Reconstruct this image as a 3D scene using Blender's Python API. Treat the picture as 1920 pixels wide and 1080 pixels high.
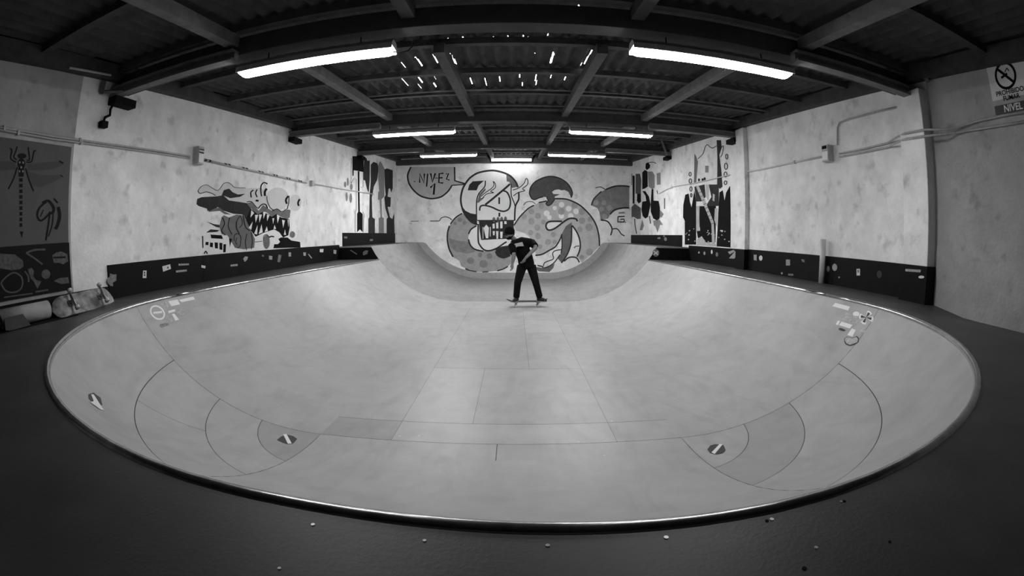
import bpy, bmesh, math, random
from math import sin, cos, sqrt, atan2, radians, pi
from mathutils import Vector, Matrix
from mathutils.geometry import tessellate_polygon
random.seed(7)
for o in list(bpy.data.objects): bpy.data.objects.remove(o)
SC = bpy.context.scene
COL = SC.collection

# ------------------------------------------------------------------ camera (fisheye lens, equidistant)
FPX, PITCH, YAW, ROLL, CAMH = 831.5, radians(6.68), radians(-.3), radians(.1), .5
def cam2world(x, y, f):
    c, s = cos(ROLL), sin(ROLL); x, y = c*x - s*y, s*x + c*y
    c, s = cos(PITCH), sin(PITCH); y, f = c*y - s*f, s*y + c*f
    c, s = cos(YAW), sin(YAW); x, f = c*x + s*f, -s*x + c*f
    return Vector((x, f, y))
cam = bpy.data.cameras.new('camera'); camo = bpy.data.objects.new('camera', cam); COL.objects.link(camo)
r_, u_, f_ = cam2world(1, 0, 0), cam2world(0, 1, 0), cam2world(0, 0, 1)
camo.matrix_world = Matrix(((r_.x, u_.x, -f_.x, 0), (r_.y, u_.y, -f_.y, 0), (r_.z, u_.z, -f_.z, CAMH), (0, 0, 0, 1)))
cam.sensor_fit = 'HORIZONTAL'; cam.sensor_width = 36; cam.lens = 8.0
cam.type = 'PANO'; cam.panorama_type = 'FISHEYE_LENS_POLYNOMIAL'; cam.fisheye_fov = pi
cam.fisheye_polynomial_k0 = 0; cam.fisheye_polynomial_k1 = -1/(FPX/1920*36)
cam.fisheye_polynomial_k2 = cam.fisheye_polynomial_k3 = cam.fisheye_polynomial_k4 = 0
cam.clip_start = .02
SC.camera = camo
# ------------------------------------------------------------------ world, exposure
W = bpy.data.worlds.new('overcast_sky'); SC.world = W; W.use_nodes = True
W.node_tree.nodes['Background'].inputs[0].default_value = (.9, .9, .9, 1)
W.node_tree.nodes['Background'].inputs[1].default_value = 3.0
vs = SC.view_settings
vs.view_transform = 'Standard'; vs.look = 'None'; vs.gamma = 1; vs.use_curve_mapping = False
vs.exposure = 2.25
LAMPS = {3.3: 10.5, 7.6: 16.0, 11.4: 32.0}       # emission of the fluorescent diffusers, raised further back to brighten the back wall

# ------------------------------------------------------------------ materials
def mat(name, v, rough=.6, metal=0, var=0, scale=6, bump=0, bscale=60, spec=.4, stain=None, scuff=0):
    m = bpy.data.materials.new(name); m.use_nodes = True; nt = m.node_tree; N = nt.nodes; L = nt.links
    b = N['Principled BSDF']; b.inputs['Roughness'].default_value = rough; b.inputs['Metallic'].default_value = metal
    b.inputs['Specular IOR Level'].default_value = spec
    b.inputs['Base Color'].default_value = (v, v, v, 1)
    if var or bump or scuff or stain:
        tc = N.new('ShaderNodeTexCoord')
    col = None
    if var:
        n1 = N.new('ShaderNodeTexNoise'); n1.inputs['Scale'].default_value = scale; n1.inputs['Detail'].default_value = 8
        n1.inputs['Roughness'].default_value = .65
        L.new(tc.outputs['Object'], n1.inputs['Vector'])
        mr = N.new('ShaderNodeMapRange'); mr.inputs[1].default_value = .3; mr.inputs[2].default_value = .7
        mr.inputs[3].default_value = v*(1-var); mr.inputs[4].default_value = v*(1+var)
        L.new(n1.outputs['Fac'], mr.inputs[0]); col = mr.outputs[0]
    if stain:
        n2 = N.new('ShaderNodeTexNoise'); n2.inputs['Scale'].default_value = stain[0]; n2.inputs['Detail'].default_value = 5
        mp = N.new('ShaderNodeMapping'); mp.inputs['Scale'].default_value = stain[3] if len(stain) > 3 else (1, 1, 1)
        mp.inputs['Location'].default_value = (3.1, 1.7, .4)
        L.new(tc.outputs['Object'], mp.inputs['Vector']); L.new(mp.outputs[0], n2.inputs['Vector'])
        m2 = N.new('ShaderNodeMapRange'); m2.inputs[1].default_value = stain[1]; m2.inputs[2].default_value = stain[1]+.16
        m2.inputs[3].default_value = 1; m2.inputs[4].default_value = stain[2]
        L.new(n2.outputs['Fac'], m2.inputs[0])
        mu = N.new('ShaderNodeMath'); mu.operation = 'MULTIPLY'; L.new(m2.outputs[0], mu.inputs[1])
        if col: L.new(col, mu.inputs[0])
        else: mu.inputs[0].default_value = v
        col = mu.outputs[0]
    if scuff:
        w = N.new('ShaderNodeTexNoise'); w.inputs['Scale'].default_value = 2.2; w.inputs['Detail'].default_value = 3
        w.inputs['Distortion'].default_value = 2.5
        mp = N.new('ShaderNodeMapping'); mp.inputs['Scale'].default_value = (1, .35, 1)
        L.new(tc.outputs['Object'], mp.inputs['Vector']); L.new(mp.outputs[0], w.inputs['Vector'])
        m3 = N.new('ShaderNodeMapRange'); m3.inputs[1].default_value = .48; m3.inputs[2].default_value = .66
        m3.inputs[3].default_value = 1; m3.inputs[4].default_value = 1-scuff
        L.new(w.outputs['Fac'], m3.inputs[0])
        mu = N.new('ShaderNodeMath'); mu.operation = 'MULTIPLY'; L.new(m3.outputs[0], mu.inputs[1])
        if col: L.new(col, mu.inputs[0])
        else: mu.inputs[0].default_value = v
        col = mu.outputs[0]
    if col: L.new(col, b.inputs['Base Color'])
    if bump:
        n3 = N.new('ShaderNodeTexNoise'); n3.inputs['Scale'].default_value = bscale; n3.inputs['Detail'].default_value = 6
        L.new(tc.outputs['Object'], n3.inputs['Vector'])
        bp = N.new('ShaderNodeBump'); bp.inputs['Strength'].default_value = bump; bp.inputs['Distance'].default_value = .01
        L.new(n3.outputs['Fac'], bp.inputs['Height']); L.new(bp.outputs[0], b.inputs['Normal'])
    return m
def emit(name, s):
    m = bpy.data.materials.new(name); m.use_nodes = True; b = m.node_tree.nodes['Principled BSDF']
    b.inputs['Base Color'].default_value = (.8, .8, .8, 1); b.inputs['Emission Color'].default_value = (1, 1, 1, 1)
    b.inputs['Emission Strength'].default_value = s; return m
M = dict(
    wall=mat('plaster', .86, .85, var=.16, scale=2.4, bump=.5, bscale=28, stain=(4.5, .58, .66), spec=.2), wall_dim=mat('dimmed_plaster', .42, .9, var=.18, scale=3, bump=.5, bscale=28, stain=(6, .6, .7), spec=.2),
    deck=mat('dark_deck_paint', .055, .5, var=.3, scale=2.5, bump=.08, bscale=90, stain=(3, .60, 1.35)),
    ply=mat('grey_ply', .365, .42, var=.1, scale=4, bump=.04, bscale=120, scuff=.10),
    ply_l=mat('pale_ply', .388, .42, var=.08, scale=4, bump=.04, bscale=120, scuff=.08),
    ply_d=mat('dull_ply', .31, .45, var=.08, scale=5, bump=.04, bscale=120, scuff=.08),
    ply_k2=mat('worn_shaded_ply', .265, .45, var=.12, scale=4, bump=.04, bscale=120, scuff=.15),  # darker partly to hold the shade of panels turned from the lamps
    sub=mat('seam_dark', .03, .9),
    steel=mat('coping_steel', .40, .24, 1, var=.3, scale=14),
    black=mat('black_board', .006, .55, var=.35, scale=5, stain=(18, .66, 2.0), spec=.12),
    roof=mat('fibre_cement', .06, .9, var=.35, scale=5, bump=.2, bscale=30),
    timber=mat('old_timber', .055, .8, var=.4, scale=7, bump=.2, bscale=25),
    timber_l=mat('pale_timber', .15, .8, var=.3, scale=7, bump=.2, bscale=25),
    beam=mat('painted_beam', .05, .7, var=.3, scale=5, bump=.1),
    haunch=mat('grey_channel', .17, .6, var=.25, scale=8),
    housing=mat('lamp_housing', .35, .5), clip=mat('lamp_clip', .5, .35, .6),
    lamp2=emit('strip_diffuser', 5.0),
    pipe=mat('conduit_grey', .42, .45, var=.2, scale=20), pvc=mat('white_pvc', .62, .4, var=.1, scale=10),
    box=mat('box_grey', .40, .45, var=.2, scale=20), dk=mat('dark_gap', .008, .8, spec=.1),
    ink=mat('ink_black', .008, .85, spec=.1, var=.3, scale=9), ink2=mat('ink_dark', .04, .85, spec=.1, var=.3, scale=9),
    g1=mat('paint_grey1', .09, .8, var=.25, scale=7), g2=mat('paint_grey2', .15, .8, var=.22, scale=7),
    g3=mat('paint_grey3', .24, .8, var=.2, scale=7), g4=mat('paint_grey4', .36, .8, var=.15, scale=7),
    g5=mat('paint_grey5', .50, .8, var=.12, scale=6), g5b=mat('paint_light', .64, .8, var=.06, scale=6), g6=mat('paint_pale', .84, .8, var=.05, scale=6),
    st_w=mat('sticker_white', .75, .4), st_m=mat('sticker_mid', .38, .4, var=.4, scale=40), st_g=mat('sticker_grey', .2, .4, var=.4, scale=40),
    st_d=mat('sticker_dark', .03, .4),
    skin=mat('skin', .17, .55), shirt=mat('black_cotton', .005, .9, spec=.08, bump=.3, bscale=40), jean=mat('dark_denim', .009, .9, spec=.08, var=.3, scale=30),
    shoe=mat('dark_shoe', .02, .7), sole=mat('shoe_sole', .4, .7), cap=mat('cap_cloth', .006, .9, spec=.08),
    grip=mat('grip_tape', .02, .95), maple=mat('maple_edge', .3, .6), wheel=mat('urethane', .55, .4), truck=mat('truck_metal', .5, .35, .9),
    board_art=mat('worn_board_print', .30, .45, var=.75, scale=9, stain=(5, .5, .35)),
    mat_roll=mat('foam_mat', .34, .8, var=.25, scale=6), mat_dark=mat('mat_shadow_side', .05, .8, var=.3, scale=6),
    poster=mat('poster_grey', .075, .6, var=.12, scale=5), poster_d=mat('poster_black', .008, .6, spec=.12, var=.3, scale=6),
    screw=mat('screw_head', .5, .35, .3), wood=mat('ledge_wood', .3, .6, var=.2, scale=12),
)
# ------------------------------------------------------------------ mesh helpers
def tag(o, label=None, cat=None, group=None, kind=None):
    if label: o['label'] = label
    if cat: o['category'] = cat
    if group: o['group'] = group
    if kind: o['kind'] = kind
    return o
def empty(name, loc=(0, 0, 0)):
    o = bpy.data.objects.new(name, None); COL.objects.link(o); o.location = loc; o.empty_display_size = .1; return o
def mk(name, V, F, m, parent=None, smooth=False):
    me = bpy.data.meshes.new(name); me.from_pydata([tuple(v) for v in V], [], F); me.update()
    if smooth: me.polygons.foreach_set('use_smooth', [True]*len(me.polygons))
    me.materials.append(M[m] if isinstance(m, str) else m)
    o = bpy.data.objects.new(name, me); COL.objects.link(o)
    if parent is not None:
        o.parent = parent; o.matrix_parent_inverse = Matrix.Translation(-Vector(parent.location))
    return o
def mk_mesh(name, me, m, parent):
    me.materials.clear(); me.materials.append(M[m]); o = bpy.data.objects.new(name, me); COL.objects.link(o)
    o.parent = parent; o.matrix_parent_inverse = Matrix.Translation(-Vector(parent.location)); return o
def boxvf(x0, x1, y0, y1, z0, z1):
    V = [(x, y, z) for z in (z0, z1) for y in (y0, y1) for x in (x0, x1)]
    return V, [(0, 2, 3, 1), (4, 5, 7, 6), (0, 1, 5, 4), (2, 6, 7, 3), (0, 4, 6, 2), (1, 3, 7, 5)]
def box(name, x0, x1, y0, y1, z0, z1, m, parent=None, bevel=0):
    V, F = boxvf(x0, x1, y0, y1, z0, z1); o = mk(name, V, F, m, parent)
    if bevel:
        b = o.modifiers.new('edge', 'BEVEL'); b.width = bevel; b.segments = 2
    return o
def slope(Y, z0): return z0 + .075*Y
def sbox(name, x0, x1, y0, y1, zb, h, m, parent=None):
    "box that follows the roof slope: zb is its underside extrapolated to Y = 0"
    V, F = boxvf(x0, x1, y0, y1, 0, 1)
    V = [(x, y, slope(y, zb) + h*z) for x, y, z in V]; return mk(name, V, F, m, parent)
class MB:
    def __init__(s): s.V = []; s.F = []
    def add(s, V, F):
        n = len(s.V); s.V += [tuple(v) for v in V]; s.F += [tuple(i+n for i in f) for f in F]; return s
    def box(s, *a): return s.add(*boxvf(*a))
    def tube(s, P, r, n=10, caps=True, flat=None):
        P = [Vector(p) for p in P]; k = len(P); R = r if isinstance(r, (list, tuple)) else [r]*k
        V = []; ref = None
        for i, p in enumerate(P):
            t = (P[min(i+1, k-1)]-P[max(i-1, 0)]).normalized()
            if ref is None:
                ref = Vector((0, 0, 1)) if abs(t.z) < .9 else Vector((0, 1, 0))
            a = (ref - t*ref.dot(t)).normalized(); b = t.cross(a); ref = a
            V += [p + (a*cos(2*pi*j/n) + b*sin(2*pi*j/n))*R[i] for j in range(n)]
        F = [(i*n+j, i*n+(j+1) % n, (i+1)*n+(j+1) % n, (i+1)*n+j) for i in range(k-1) for j in range(n)]
        if caps: F += [tuple(range(n-1, -1, -1)), tuple(range((k-1)*n, k*n))]
        return s.add(V, F)
    def ball(s, c, r, n=12, m=8):
        c = Vector(c); r = Vector(r) if not isinstance(r, (int, float)) else Vector((r, r, r))
        V = [c + Vector((0, 0, r.z)), c - Vector((0, 0, r.z))]
        for i in range(1, m):
            th = pi*i/m
            V += [c + Vector((r.x*sin(th)*cos(2*pi*j/n), r.y*sin(th)*sin(2*pi*j/n), r.z*cos(th))) for j in range(n)]
        F = [(0, 2+j, 2+(j+1) % n) for j in range(n)] + [(1, 2+(m-2)*n+(j+1) % n, 2+(m-2)*n+j) for j in range(n)]
        F += [(2+i*n+j, 2+(i+1)*n+j, 2+(i+1)*n+(j+1) % n, 2+i*n+(j+1) % n) for i in range(m-2) for j in range(n)]
        return s.add(V, F)
    def build(s, name, m, parent=None, smooth=False): return mk(name, s.V, s.F, m, parent, smooth)
def grid(name, nu, nv, fn, m, parent=None, smooth=True, flip=False):
    V = [fn(i/nu, j/nv) for j in range(nv+1) for i in range(nu+1)]
    F = [(j*(nu+1)+i, j*(nu+1)+i+1, (j+1)*(nu+1)+i+1, (j+1)*(nu+1)+i) for j in range(nv) for i in range(nu)]
    if flip: F = [f[::-1] for f in F]
    return mk(name, V, F, m, parent, smooth)

# ------------------------------------------------------------------ the photograph's rays and the room's planes
XL, XR, YB, YN = -4.17, 4.15, 15.4, -1.7
def ray(px, py):
    x, y = px-960, 540-py; r = math.hypot(x, y); th = r/FPX
    if r < 1e-6: return cam2world(0, 0, 1)
    return cam2world(x/r*sin(th), y/r*sin(th), cos(th))
ORG = Vector((0, 0, CAMH))
def onx(px, py, X): d = ray(px, py); return ORG + d*(X/d.x)
def ony(px, py, Y): d = ray(px, py); return ORG + d*(Y/d.y)
def onz(px, py, Z): d = ray(px, py); return ORG + d*((Z-CAMH)/d.z)

# ================================================================== SETTING
floor_z = -.98
ZF = floor_z
# ---- bowl outline in plan
def cL(Y): return -.55-sqrt(2.93**2-(3.6-Y)**2) if Y < 3.6 else -3.48+(Y-3.6)*.05
def cR(Y): return .5+sqrt(2.74**2-(3.37-Y)**2) if Y < 3.37 else 3.24-(Y-3.37)*.0166
def cF(X):
    if X < -.55: return 3.6-sqrt(2.93**2-(X+.55)**2)
    if X > .5: return 3.37-sqrt(2.74**2-(X-.5)**2)
    t = (X+.55)/1.05; return .67-.04*t*t*(3-2*t)
Y0, YE = 2.92, 10.0
KL, KR = (-1.49, Y0), (1.27, Y0)
def iL(Y): return KL[0]+(Y-Y0)*.038
def iR(Y): return KR[0]-(Y-Y0)*.0095
def rho(left, ph):
    K, C, R = (KL, (-.55, 3.6), 2.93) if left else (KR, (.5, 3.37), 2.74)
    dx, dy = cos(ph), sin(ph); ox, oy = K[0]-C[0], K[1]-C[1]; b = ox*dx+oy*dy
    return -b+sqrt(b*b-(ox*ox+oy*oy-R*R))
def prof(r, run):
    R = (run*run+ZF*ZF)/(-2*ZF); return ZF+R-sqrt(max(R*R-r*r, 0))
def zs(x, y):
    if y < Y0:
        if x < KL[0]:
            return prof(math.hypot(x-KL[0], y-Y0), rho(True, atan2(y-Y0, x-KL[0])))
        if x > KR[0]:
            return prof(math.hypot(x-KR[0], y-Y0), rho(False, atan2(y-Y0, x-KR[0])))
        return prof(Y0-y, Y0-cF(x))
    if x < iL(y): return prof(iL(y)-x, iL(y)-cL(min(y, YE)))
    if x > iR(y): return prof(x-iR(y), cR(min(y, YE))-iR(y))
    return ZF
def cast(px, py):
    d = ray(px, py); t = .5; st = .02
    while t < 22:
        P = ORG+d*t
        if P.z < .02 and cL(min(max(P.y, .7), YE)) < P.x < cR(min(max(P.y, .7), YE)) and P.y > cF(min(max(P.x, -3.4), 3.2)) and P.z <= zs(P.x, P.y):
            a, b = t-st, t
            for _ in range(24):
                m = (a+b)/2; P = ORG+d*m
                if P.z <= zs(P.x, P.y): b = m
                else: a = m
            return ORG+d*b
        t += st
    return onz(px, py, ZF)

# ---- floor: the dark deck around the bowl
path = [(cL(y), y) for y in [YE-i*.4 for i in range(16)]]
path += [(-.55+2.93*cos(a), 3.6+2.93*sin(a)) for a in [pi+i*pi/2/28 for i in range(29)]]
path += [(x, cF(x)) for x in (-.45, -.35, -.25, -.15, -.05, .05, .15, .25, .35)]
path += [(.5+2.74*cos(a), 3.37+2.74*sin(a)) for a in [1.5*pi+i*pi/2/28 for i in range(29)]]
path += [(cR(y), y) for y in [3.77+i*.4 for i in range(16)]+[YE]]
V, F = [], []
cx, cy = -.05, 3.5
def outer(x, y):
    if y >= 3.5: return (XL if x < 0 else XR, y)
    dx, dy = x-cx, y-cy; t = []
    t.append(((XR if dx > 0 else XL)-cx)/dx if abs(dx) > 1e-6 else 1e9)
    t.append((YN-cy)/dy if dy < -1e-6 else 1e9)
    t = min(t); return (cx+dx*t, cy+dy*t)
outs = [outer(*p) for p in path]
for cn in ((XL, YN), (XR, YN)):
    i = min(range(len(outs)), key=lambda k: (outs[k][0]-cn[0])**2+(outs[k][1]-cn[1])**2); outs[i] = cn
NR = 6
for p, q in zip(path, outs):
    for k in range(NR+1):
        t = k/NR; x, y = p[0]+(q[0]-p[0])*t, p[1]+(q[1]-p[1])*t
        w = max(0, min(1, (3.0-y)/.5))*max(0, min(1, (abs(x)-3.35)/.75))
        V.append((x, y, -.07*w))
n = NR+1
for i in range(len(path)-1):
    for k in range(NR): F.append((i*n+k, i*n+k+1, (i+1)*n+k+1, (i+1)*n+k))
floor = tag(mk('floor', V, [f[::-1] for f in F], 'deck'), 'dark painted plywood deck around the skate bowl', kind='structure')
for i, (px, py, mm, r) in enumerate([(587, 984, 'screw', .006), (796, 1014, 'screw', .005), (1027, 1023, 'screw', .006), (1249, 1008, 'screw', .007), (1447, 974, 'screw', .007),
        (524, 1066, 'screw', .005), (1577, 941, 'screw', .005), (1530, 1027, 'screw', .006), (1438, 977, 'dk', .006), (1583, 940, 'dk', .006), (1508, 1066, 'dk', .007), (1668, 1016, 'dk', .005)]):
    p = onz(px, py, 0); MB().tube([p+Vector((0, 0, -.002)), p+Vector((0, 0, .0015))], r*.65, 10).build('screw', mm, floor)

# ---- walls
def wall(name, x0, x1, y0, y1, z0, z1, lab): return tag(box(name, x0, x1, y0, y1, z0, z1, 'wall'), lab, kind='structure')
wl = wall('wall_left', XL-.2, XL, YN-.2, YB+.2, -1.3, 4.2, 'rough white plaster wall on the left')
wr = wall('wall_right', XR, XR+.2, YN-.2, YB+.2, -1.3, 4.2, 'rough white plaster wall on the right')
for w_, xa, xb, yy in ((wl, XL-.05, XL+.0015, 2.69), (wr, XR-.0015, XR+.05, 2.97)): box('dimmed_wall_end', xa, xb, YN, yy, -.2, 4.1, 'wall_dim', w_)  # darker colour on near wall ends stands in for vignette and light falloff
wb = wall('wall_back', XL, XR, YB, YB+.2, -1.3, 4.2, 'white plaster end wall with graffiti')
wf = tag(box('wall_front', XL, XR, YN-.2, YN, -1.3, 4.2, 'deck'), 'dark wall behind the camera', kind='structure')
# pillars on the right wall
def pillar(x0, y0, y1, z1, lab):
    e = tag(empty('pillar', (XR, (y0+y1)/2, 0)), lab, 'pillar')
    box('shaft', x0, XR, y0, y1, -.05, z1, 'wall', e, .008)
    return e
pl1 = pillar(4.0, 2.98, 3.34, 2.16, 'square plaster pillar on right wall beside the no smoking sign')
pl2 = pillar(4.06, 7.12, 7.42, 2.56, 'narrow plaster pillar on right wall beside the dripping black mural')
box('base_wrap', 3.985, XR, 2.965, 3.36, -.05, .37, 'black', pl1, .004)

# ---- ceiling: corrugated sheets, purlins, rafters, beams
ceil = tag(empty('ceiling', (0, 7, 3)), 'dark corrugated roof on timber purlins and beams', kind='structure')
ZB, ZR, ZP, ZS = 1.93, 2.02, 2.13, 2.225        # undersides at Y = 0 of beams, rafters, purlins, sheets
def roofpt(px, py):
    d = ray(px, py); t = (ZS-CAMH)/(d.z-.075*d.y); return ORG+d*t
slits = [((747, 110), (760, 126)), ((779, 106), (792, 125)), ((812, 105), (820, 123)), ((750, 144), (766, 159)), ((780, 142), (792, 156)), ((809, 139), (819, 153)), ((783, 158), (790, 165)), ((812, 156), (818, 163)),
         ((844, 100), (852, 121)), ((849, 101), (856, 120)), ((1037, 95), (1031, 118)), ((1040, 97), (1033, 117)), ((1109, 97), (1096, 125)), ((1088, 121), (1092, 126)), ((884, 150), (884, 161)), ((911, 148), (911, 161)),
         ((937, 142), (937, 151)), ((966, 138), (966, 148)), ((974, 141), (974, 148)), ((979, 153), (979, 159)), ((1005, 137), (1005, 150)), ((1006, 150), (1005, 158)), ((1033, 142), (1033, 148)), ((1060, 148), (1060, 154)), ((1003, 101), (1003, 104)),
         ((840, 69), (843, 75)), ((925, 66), (927, 69)), ((952, 66), (953, 69)), ((980, 66), (983, 69)), ((988, 66), (990, 69)), ((1027, 66), (1028, 69)), ((995, 13), (996, 18)), ((1085, 14), (1082, 22)), ((963, 13), (964, 16)), ((868, 66), (870, 69))]
SR = []
for a, b in slits:
    A, B = roofpt(*a), roofpt(*b); SR.append(((A.x+B.x)/2, min(A.y, B.y), max(A.y, B.y)))
WL = .16
rows = [(-1.75, .55), (.5, 2.7), (2.65, 4.85), (4.8, 7.0), (6.95, 9.15), (9.1, 11.3), (11.25, 13.45), (13.4, 15.5)]
cols = [-4.24+i*1.06 for i in range(9)]
for (ya, yb) in rows:
    for xa, xb in zip(cols[:-1], cols[1:]):
        hit = [s for s in SR if xa < s[0] < xb and s[2] > ya and s[1] < yb]
        nx = 108 if hit else 54; ys = [ya, yb]
        if hit:
            ys = sorted(set([ya, yb]+[max(ya, min(yb, v)) for s in hit for v in (s[1], s[2])]))
        V, F = [], []
        for yy in ys:
            lift = .02*(1-(yy-ya)/(yb-ya))
            for i in range(nx+1):
                x = xa-.02+(xb-xa+.04)*i/nx
                V.append((x, yy, slope(yy, ZS)+.024*sin(2*pi*x/WL)+lift))
        for j in range(len(ys)-1):
            ym = (ys[j]+ys[j+1])/2
            for i in range(nx):
                x0, x1 = V[i][0], V[i+1][0]
                if any(x0 <= s[0] < x1 and s[1] < ym < s[2] for s in hit): continue
                F.append((j*(nx+1)+i, (j+1)*(nx+1)+i, (j+1)*(nx+1)+i+1, j*(nx+1)+i+1))
        o = mk('roof_sheet', V, F, 'roof', ceil, True)
PUR = [-1.15, -.08, .99, 2.06, 3.13, 4.2, 5.25, 6.32, 7.4, 8.5, 9.6, 10.7, 11.8, 12.9, 14.0, 15.1]
for y in PUR: sbox('purlin', XL, XR, y-.04, y+.05, ZP, .07, 'timber', ceil)
for y in (6.1, 7.15, 9.0, 10.2): sbox('batten', XL, XR, y-.012, y+.012, ZP-.005, .02, 'timber_l', ceil)
RX = (-2.2, -.74, .86, 2.28)
for a, b in ((YN, 3.2), (4.1, 7.55), (7.6, 11.35), (11.45, YB)):
    for k, x in enumerate(RX):
        if a < 0: x *= 1.13
        sbox('rafter', x-.055, x+.055, a, b, ZR, .11, 'timber_l' if k in (0, 3) else 'timber', ceil)
BEAMS = (-.6, 3.3, 7.6, 11.4)
for y in BEAMS+(15.28,):
    zb = slope(y, ZB)+(0.0 if y < 15 else -.02)
    box('beam', XL, XR, y-.09, y+.09, zb, zb+.18, 'beam', ceil, .006)
for y in BEAMS[1:]:
    zb = slope(y, ZB)
    for s, xw in ((-1, XL), (1, XR)):
        mb = MB(); xi = 2.42 if y < 4 else 2.35
        a, b = sorted((xw, s*xi))
        mb.box(a, b, y-.16, y-.09, zb-.075, zb+.03); mb.box(a, b, y-.20, y-.16, zb-.075, zb-.055); mb.box(a, b, y-.20, y-.16, zb+.012, zb+.03)
        mb.build('beam_channel', 'haunch', ceil)
        if s > 0 and y < 4: continue
        a, b = sorted((xw, xw-s*.14)); box('beam_bracket', a, b, y-.2, y+.12, zb-.16, zb-.076, 'dk', ceil)
for X, s in ((XL, 1), (XR, -1)):
    a, b = sorted((X, X+s*.13)); sbox('wall_plate', a, b, YN, YB, 2.04, .16, 'timber', ceil)
    a, b = sorted((X, X+s*.05)); sbox('ledger', a, b, YN, YB, 2.20, .25, 'dk', ceil)
# loose bits at the beam ends
MB().tube([onx(1724, 128, 4.05), onx(1742, 152, 4.1)], .035, 4).build('plank_end', 'timber_l', ceil)
MB().tube([onx(196, 152, -4.12), onx(190, 176, -4.14)], .03, 4).build('plank_end', 'timber_l', ceil)
MB().tube([onx(196, 172, -4.08), onx(232, 171, -3.9)], .02, 4).build('plank_end', 'timber_l', ceil)
MB().tube([onx(130, 127, -4.0), onx(208, 141, -4.0)], .012, 6).build('loose_pipe', 'pipe', ceil)
MB().tube([onx(613, 230, -3.9), onx(605, 242, -3.9)], .05, 4).build('plank_end', 'timber_l', ceil)
MB().tube([onx(1240, 262, 3.6), onx(1250, 290, 3.6)], .03, 4).build('plank_end', 'timber_l', ceil)
hk = tag(empty('cable_hook', tuple(onx(197, 230, -4.1))), 'black hook hanging from beam end on left wall', 'hook')
MB().tube([onx(212, 196, -4.12), onx(207, 205, -4.12), onx(206, 216, -4.12), onx(197, 220, -4.12), onx(194, 228, -4.12)], .016, 8).build('shank', 'dk', hk)
box('weight', -4.165, -4.09, hk.location.y-.045, hk.location.y+.045, hk.location.z-.05, hk.location.z+.02, 'dk', hk, .005)

# ================================================================== SKATE BOWL
bowl = tag(empty('skate_bowl', (0, 5, ZF)), 'pale plywood skate bowl with rounded near end sunk in the dark deck', 'skate bowl')
GAP = .0022
def corner(left, s0, s1, p0, p1, m, dz=0, name='panel', g=GAP):
    K = KL if left else KR; nu = max(4, int((p1-p0)/2)); nv = max(3, int((s1-s0)*20))
    def fn(u, v):
        ph = radians(p0+(p1-p0)*u); R = rho(left, ph)
        a, b = s0*R+(g if s0 > 0 else 0), s1*R-(g if s1 < 1 else 0); r = a+(b-a)*v
        r = max(r, .002)
        dph = g/r if r > .05 else 0; lo, hi = radians(p0)+dph, radians(p1)-dph; ph2 = lo+(hi-lo)*u
        return (K[0]+r*cos(ph2), K[1]+r*sin(ph2), prof(r, rho(left, ph2))+dz)
    return grid(name, nu, nv, fn, m, bowl, True, False)
def front(x0, x1, t0, t1, m, dz=0, name='panel', g=GAP):
    def fn(u, v):
        x = x0+g+(x1-x0-2*g)*u; yc = cF(x); run = Y0-yc; r = run*(t0+(t1-t0)*v); r = min(max(r, g), run)
        return (x, Y0-r, prof(r, run)+dz)
    return grid(name, 14, max(3, int((t1-t0)*20)), fn, m, bowl, True, True)
def side(left, ya, yb, m, dz=0, name='panel', g=GAP, top=None):
    n = max(4, int((yb-ya)/.1))
    def fn(u, v):
        y = ya+g+(yb-ya-g)*u; i = iL(y) if left else iR(y); c = (cL if left else cR)(min(y, YE)); run = abs(c-i)
        R = (run*run+ZF*ZF)/(-2*ZF)
        if top: run2 = sqrt(R*R-(R-(top-ZF))**2)
        else: run2 = run
        r = run2*v
        return (i-r if left else i+r, y, ZF+R-sqrt(R*R-r*r)+dz)
    return grid(name, n, 20, fn, m, bowl, True, left)
def flat(x0, x1, y0, y1, m, dz=0, name='panel', g=GAP):
    def fn(u, v):
        y = y0+g+(y1-y0-2*g)*v; a = iL(y) if x0 is None else x0+g*.5; b = iR(y) if x1 is None else x1-g*.5
        return (a+(b-a)*u, y, ZF+dz)
    return grid(name, 6, 8, fn, m, bowl, True, False)
TOP = .31
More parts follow.
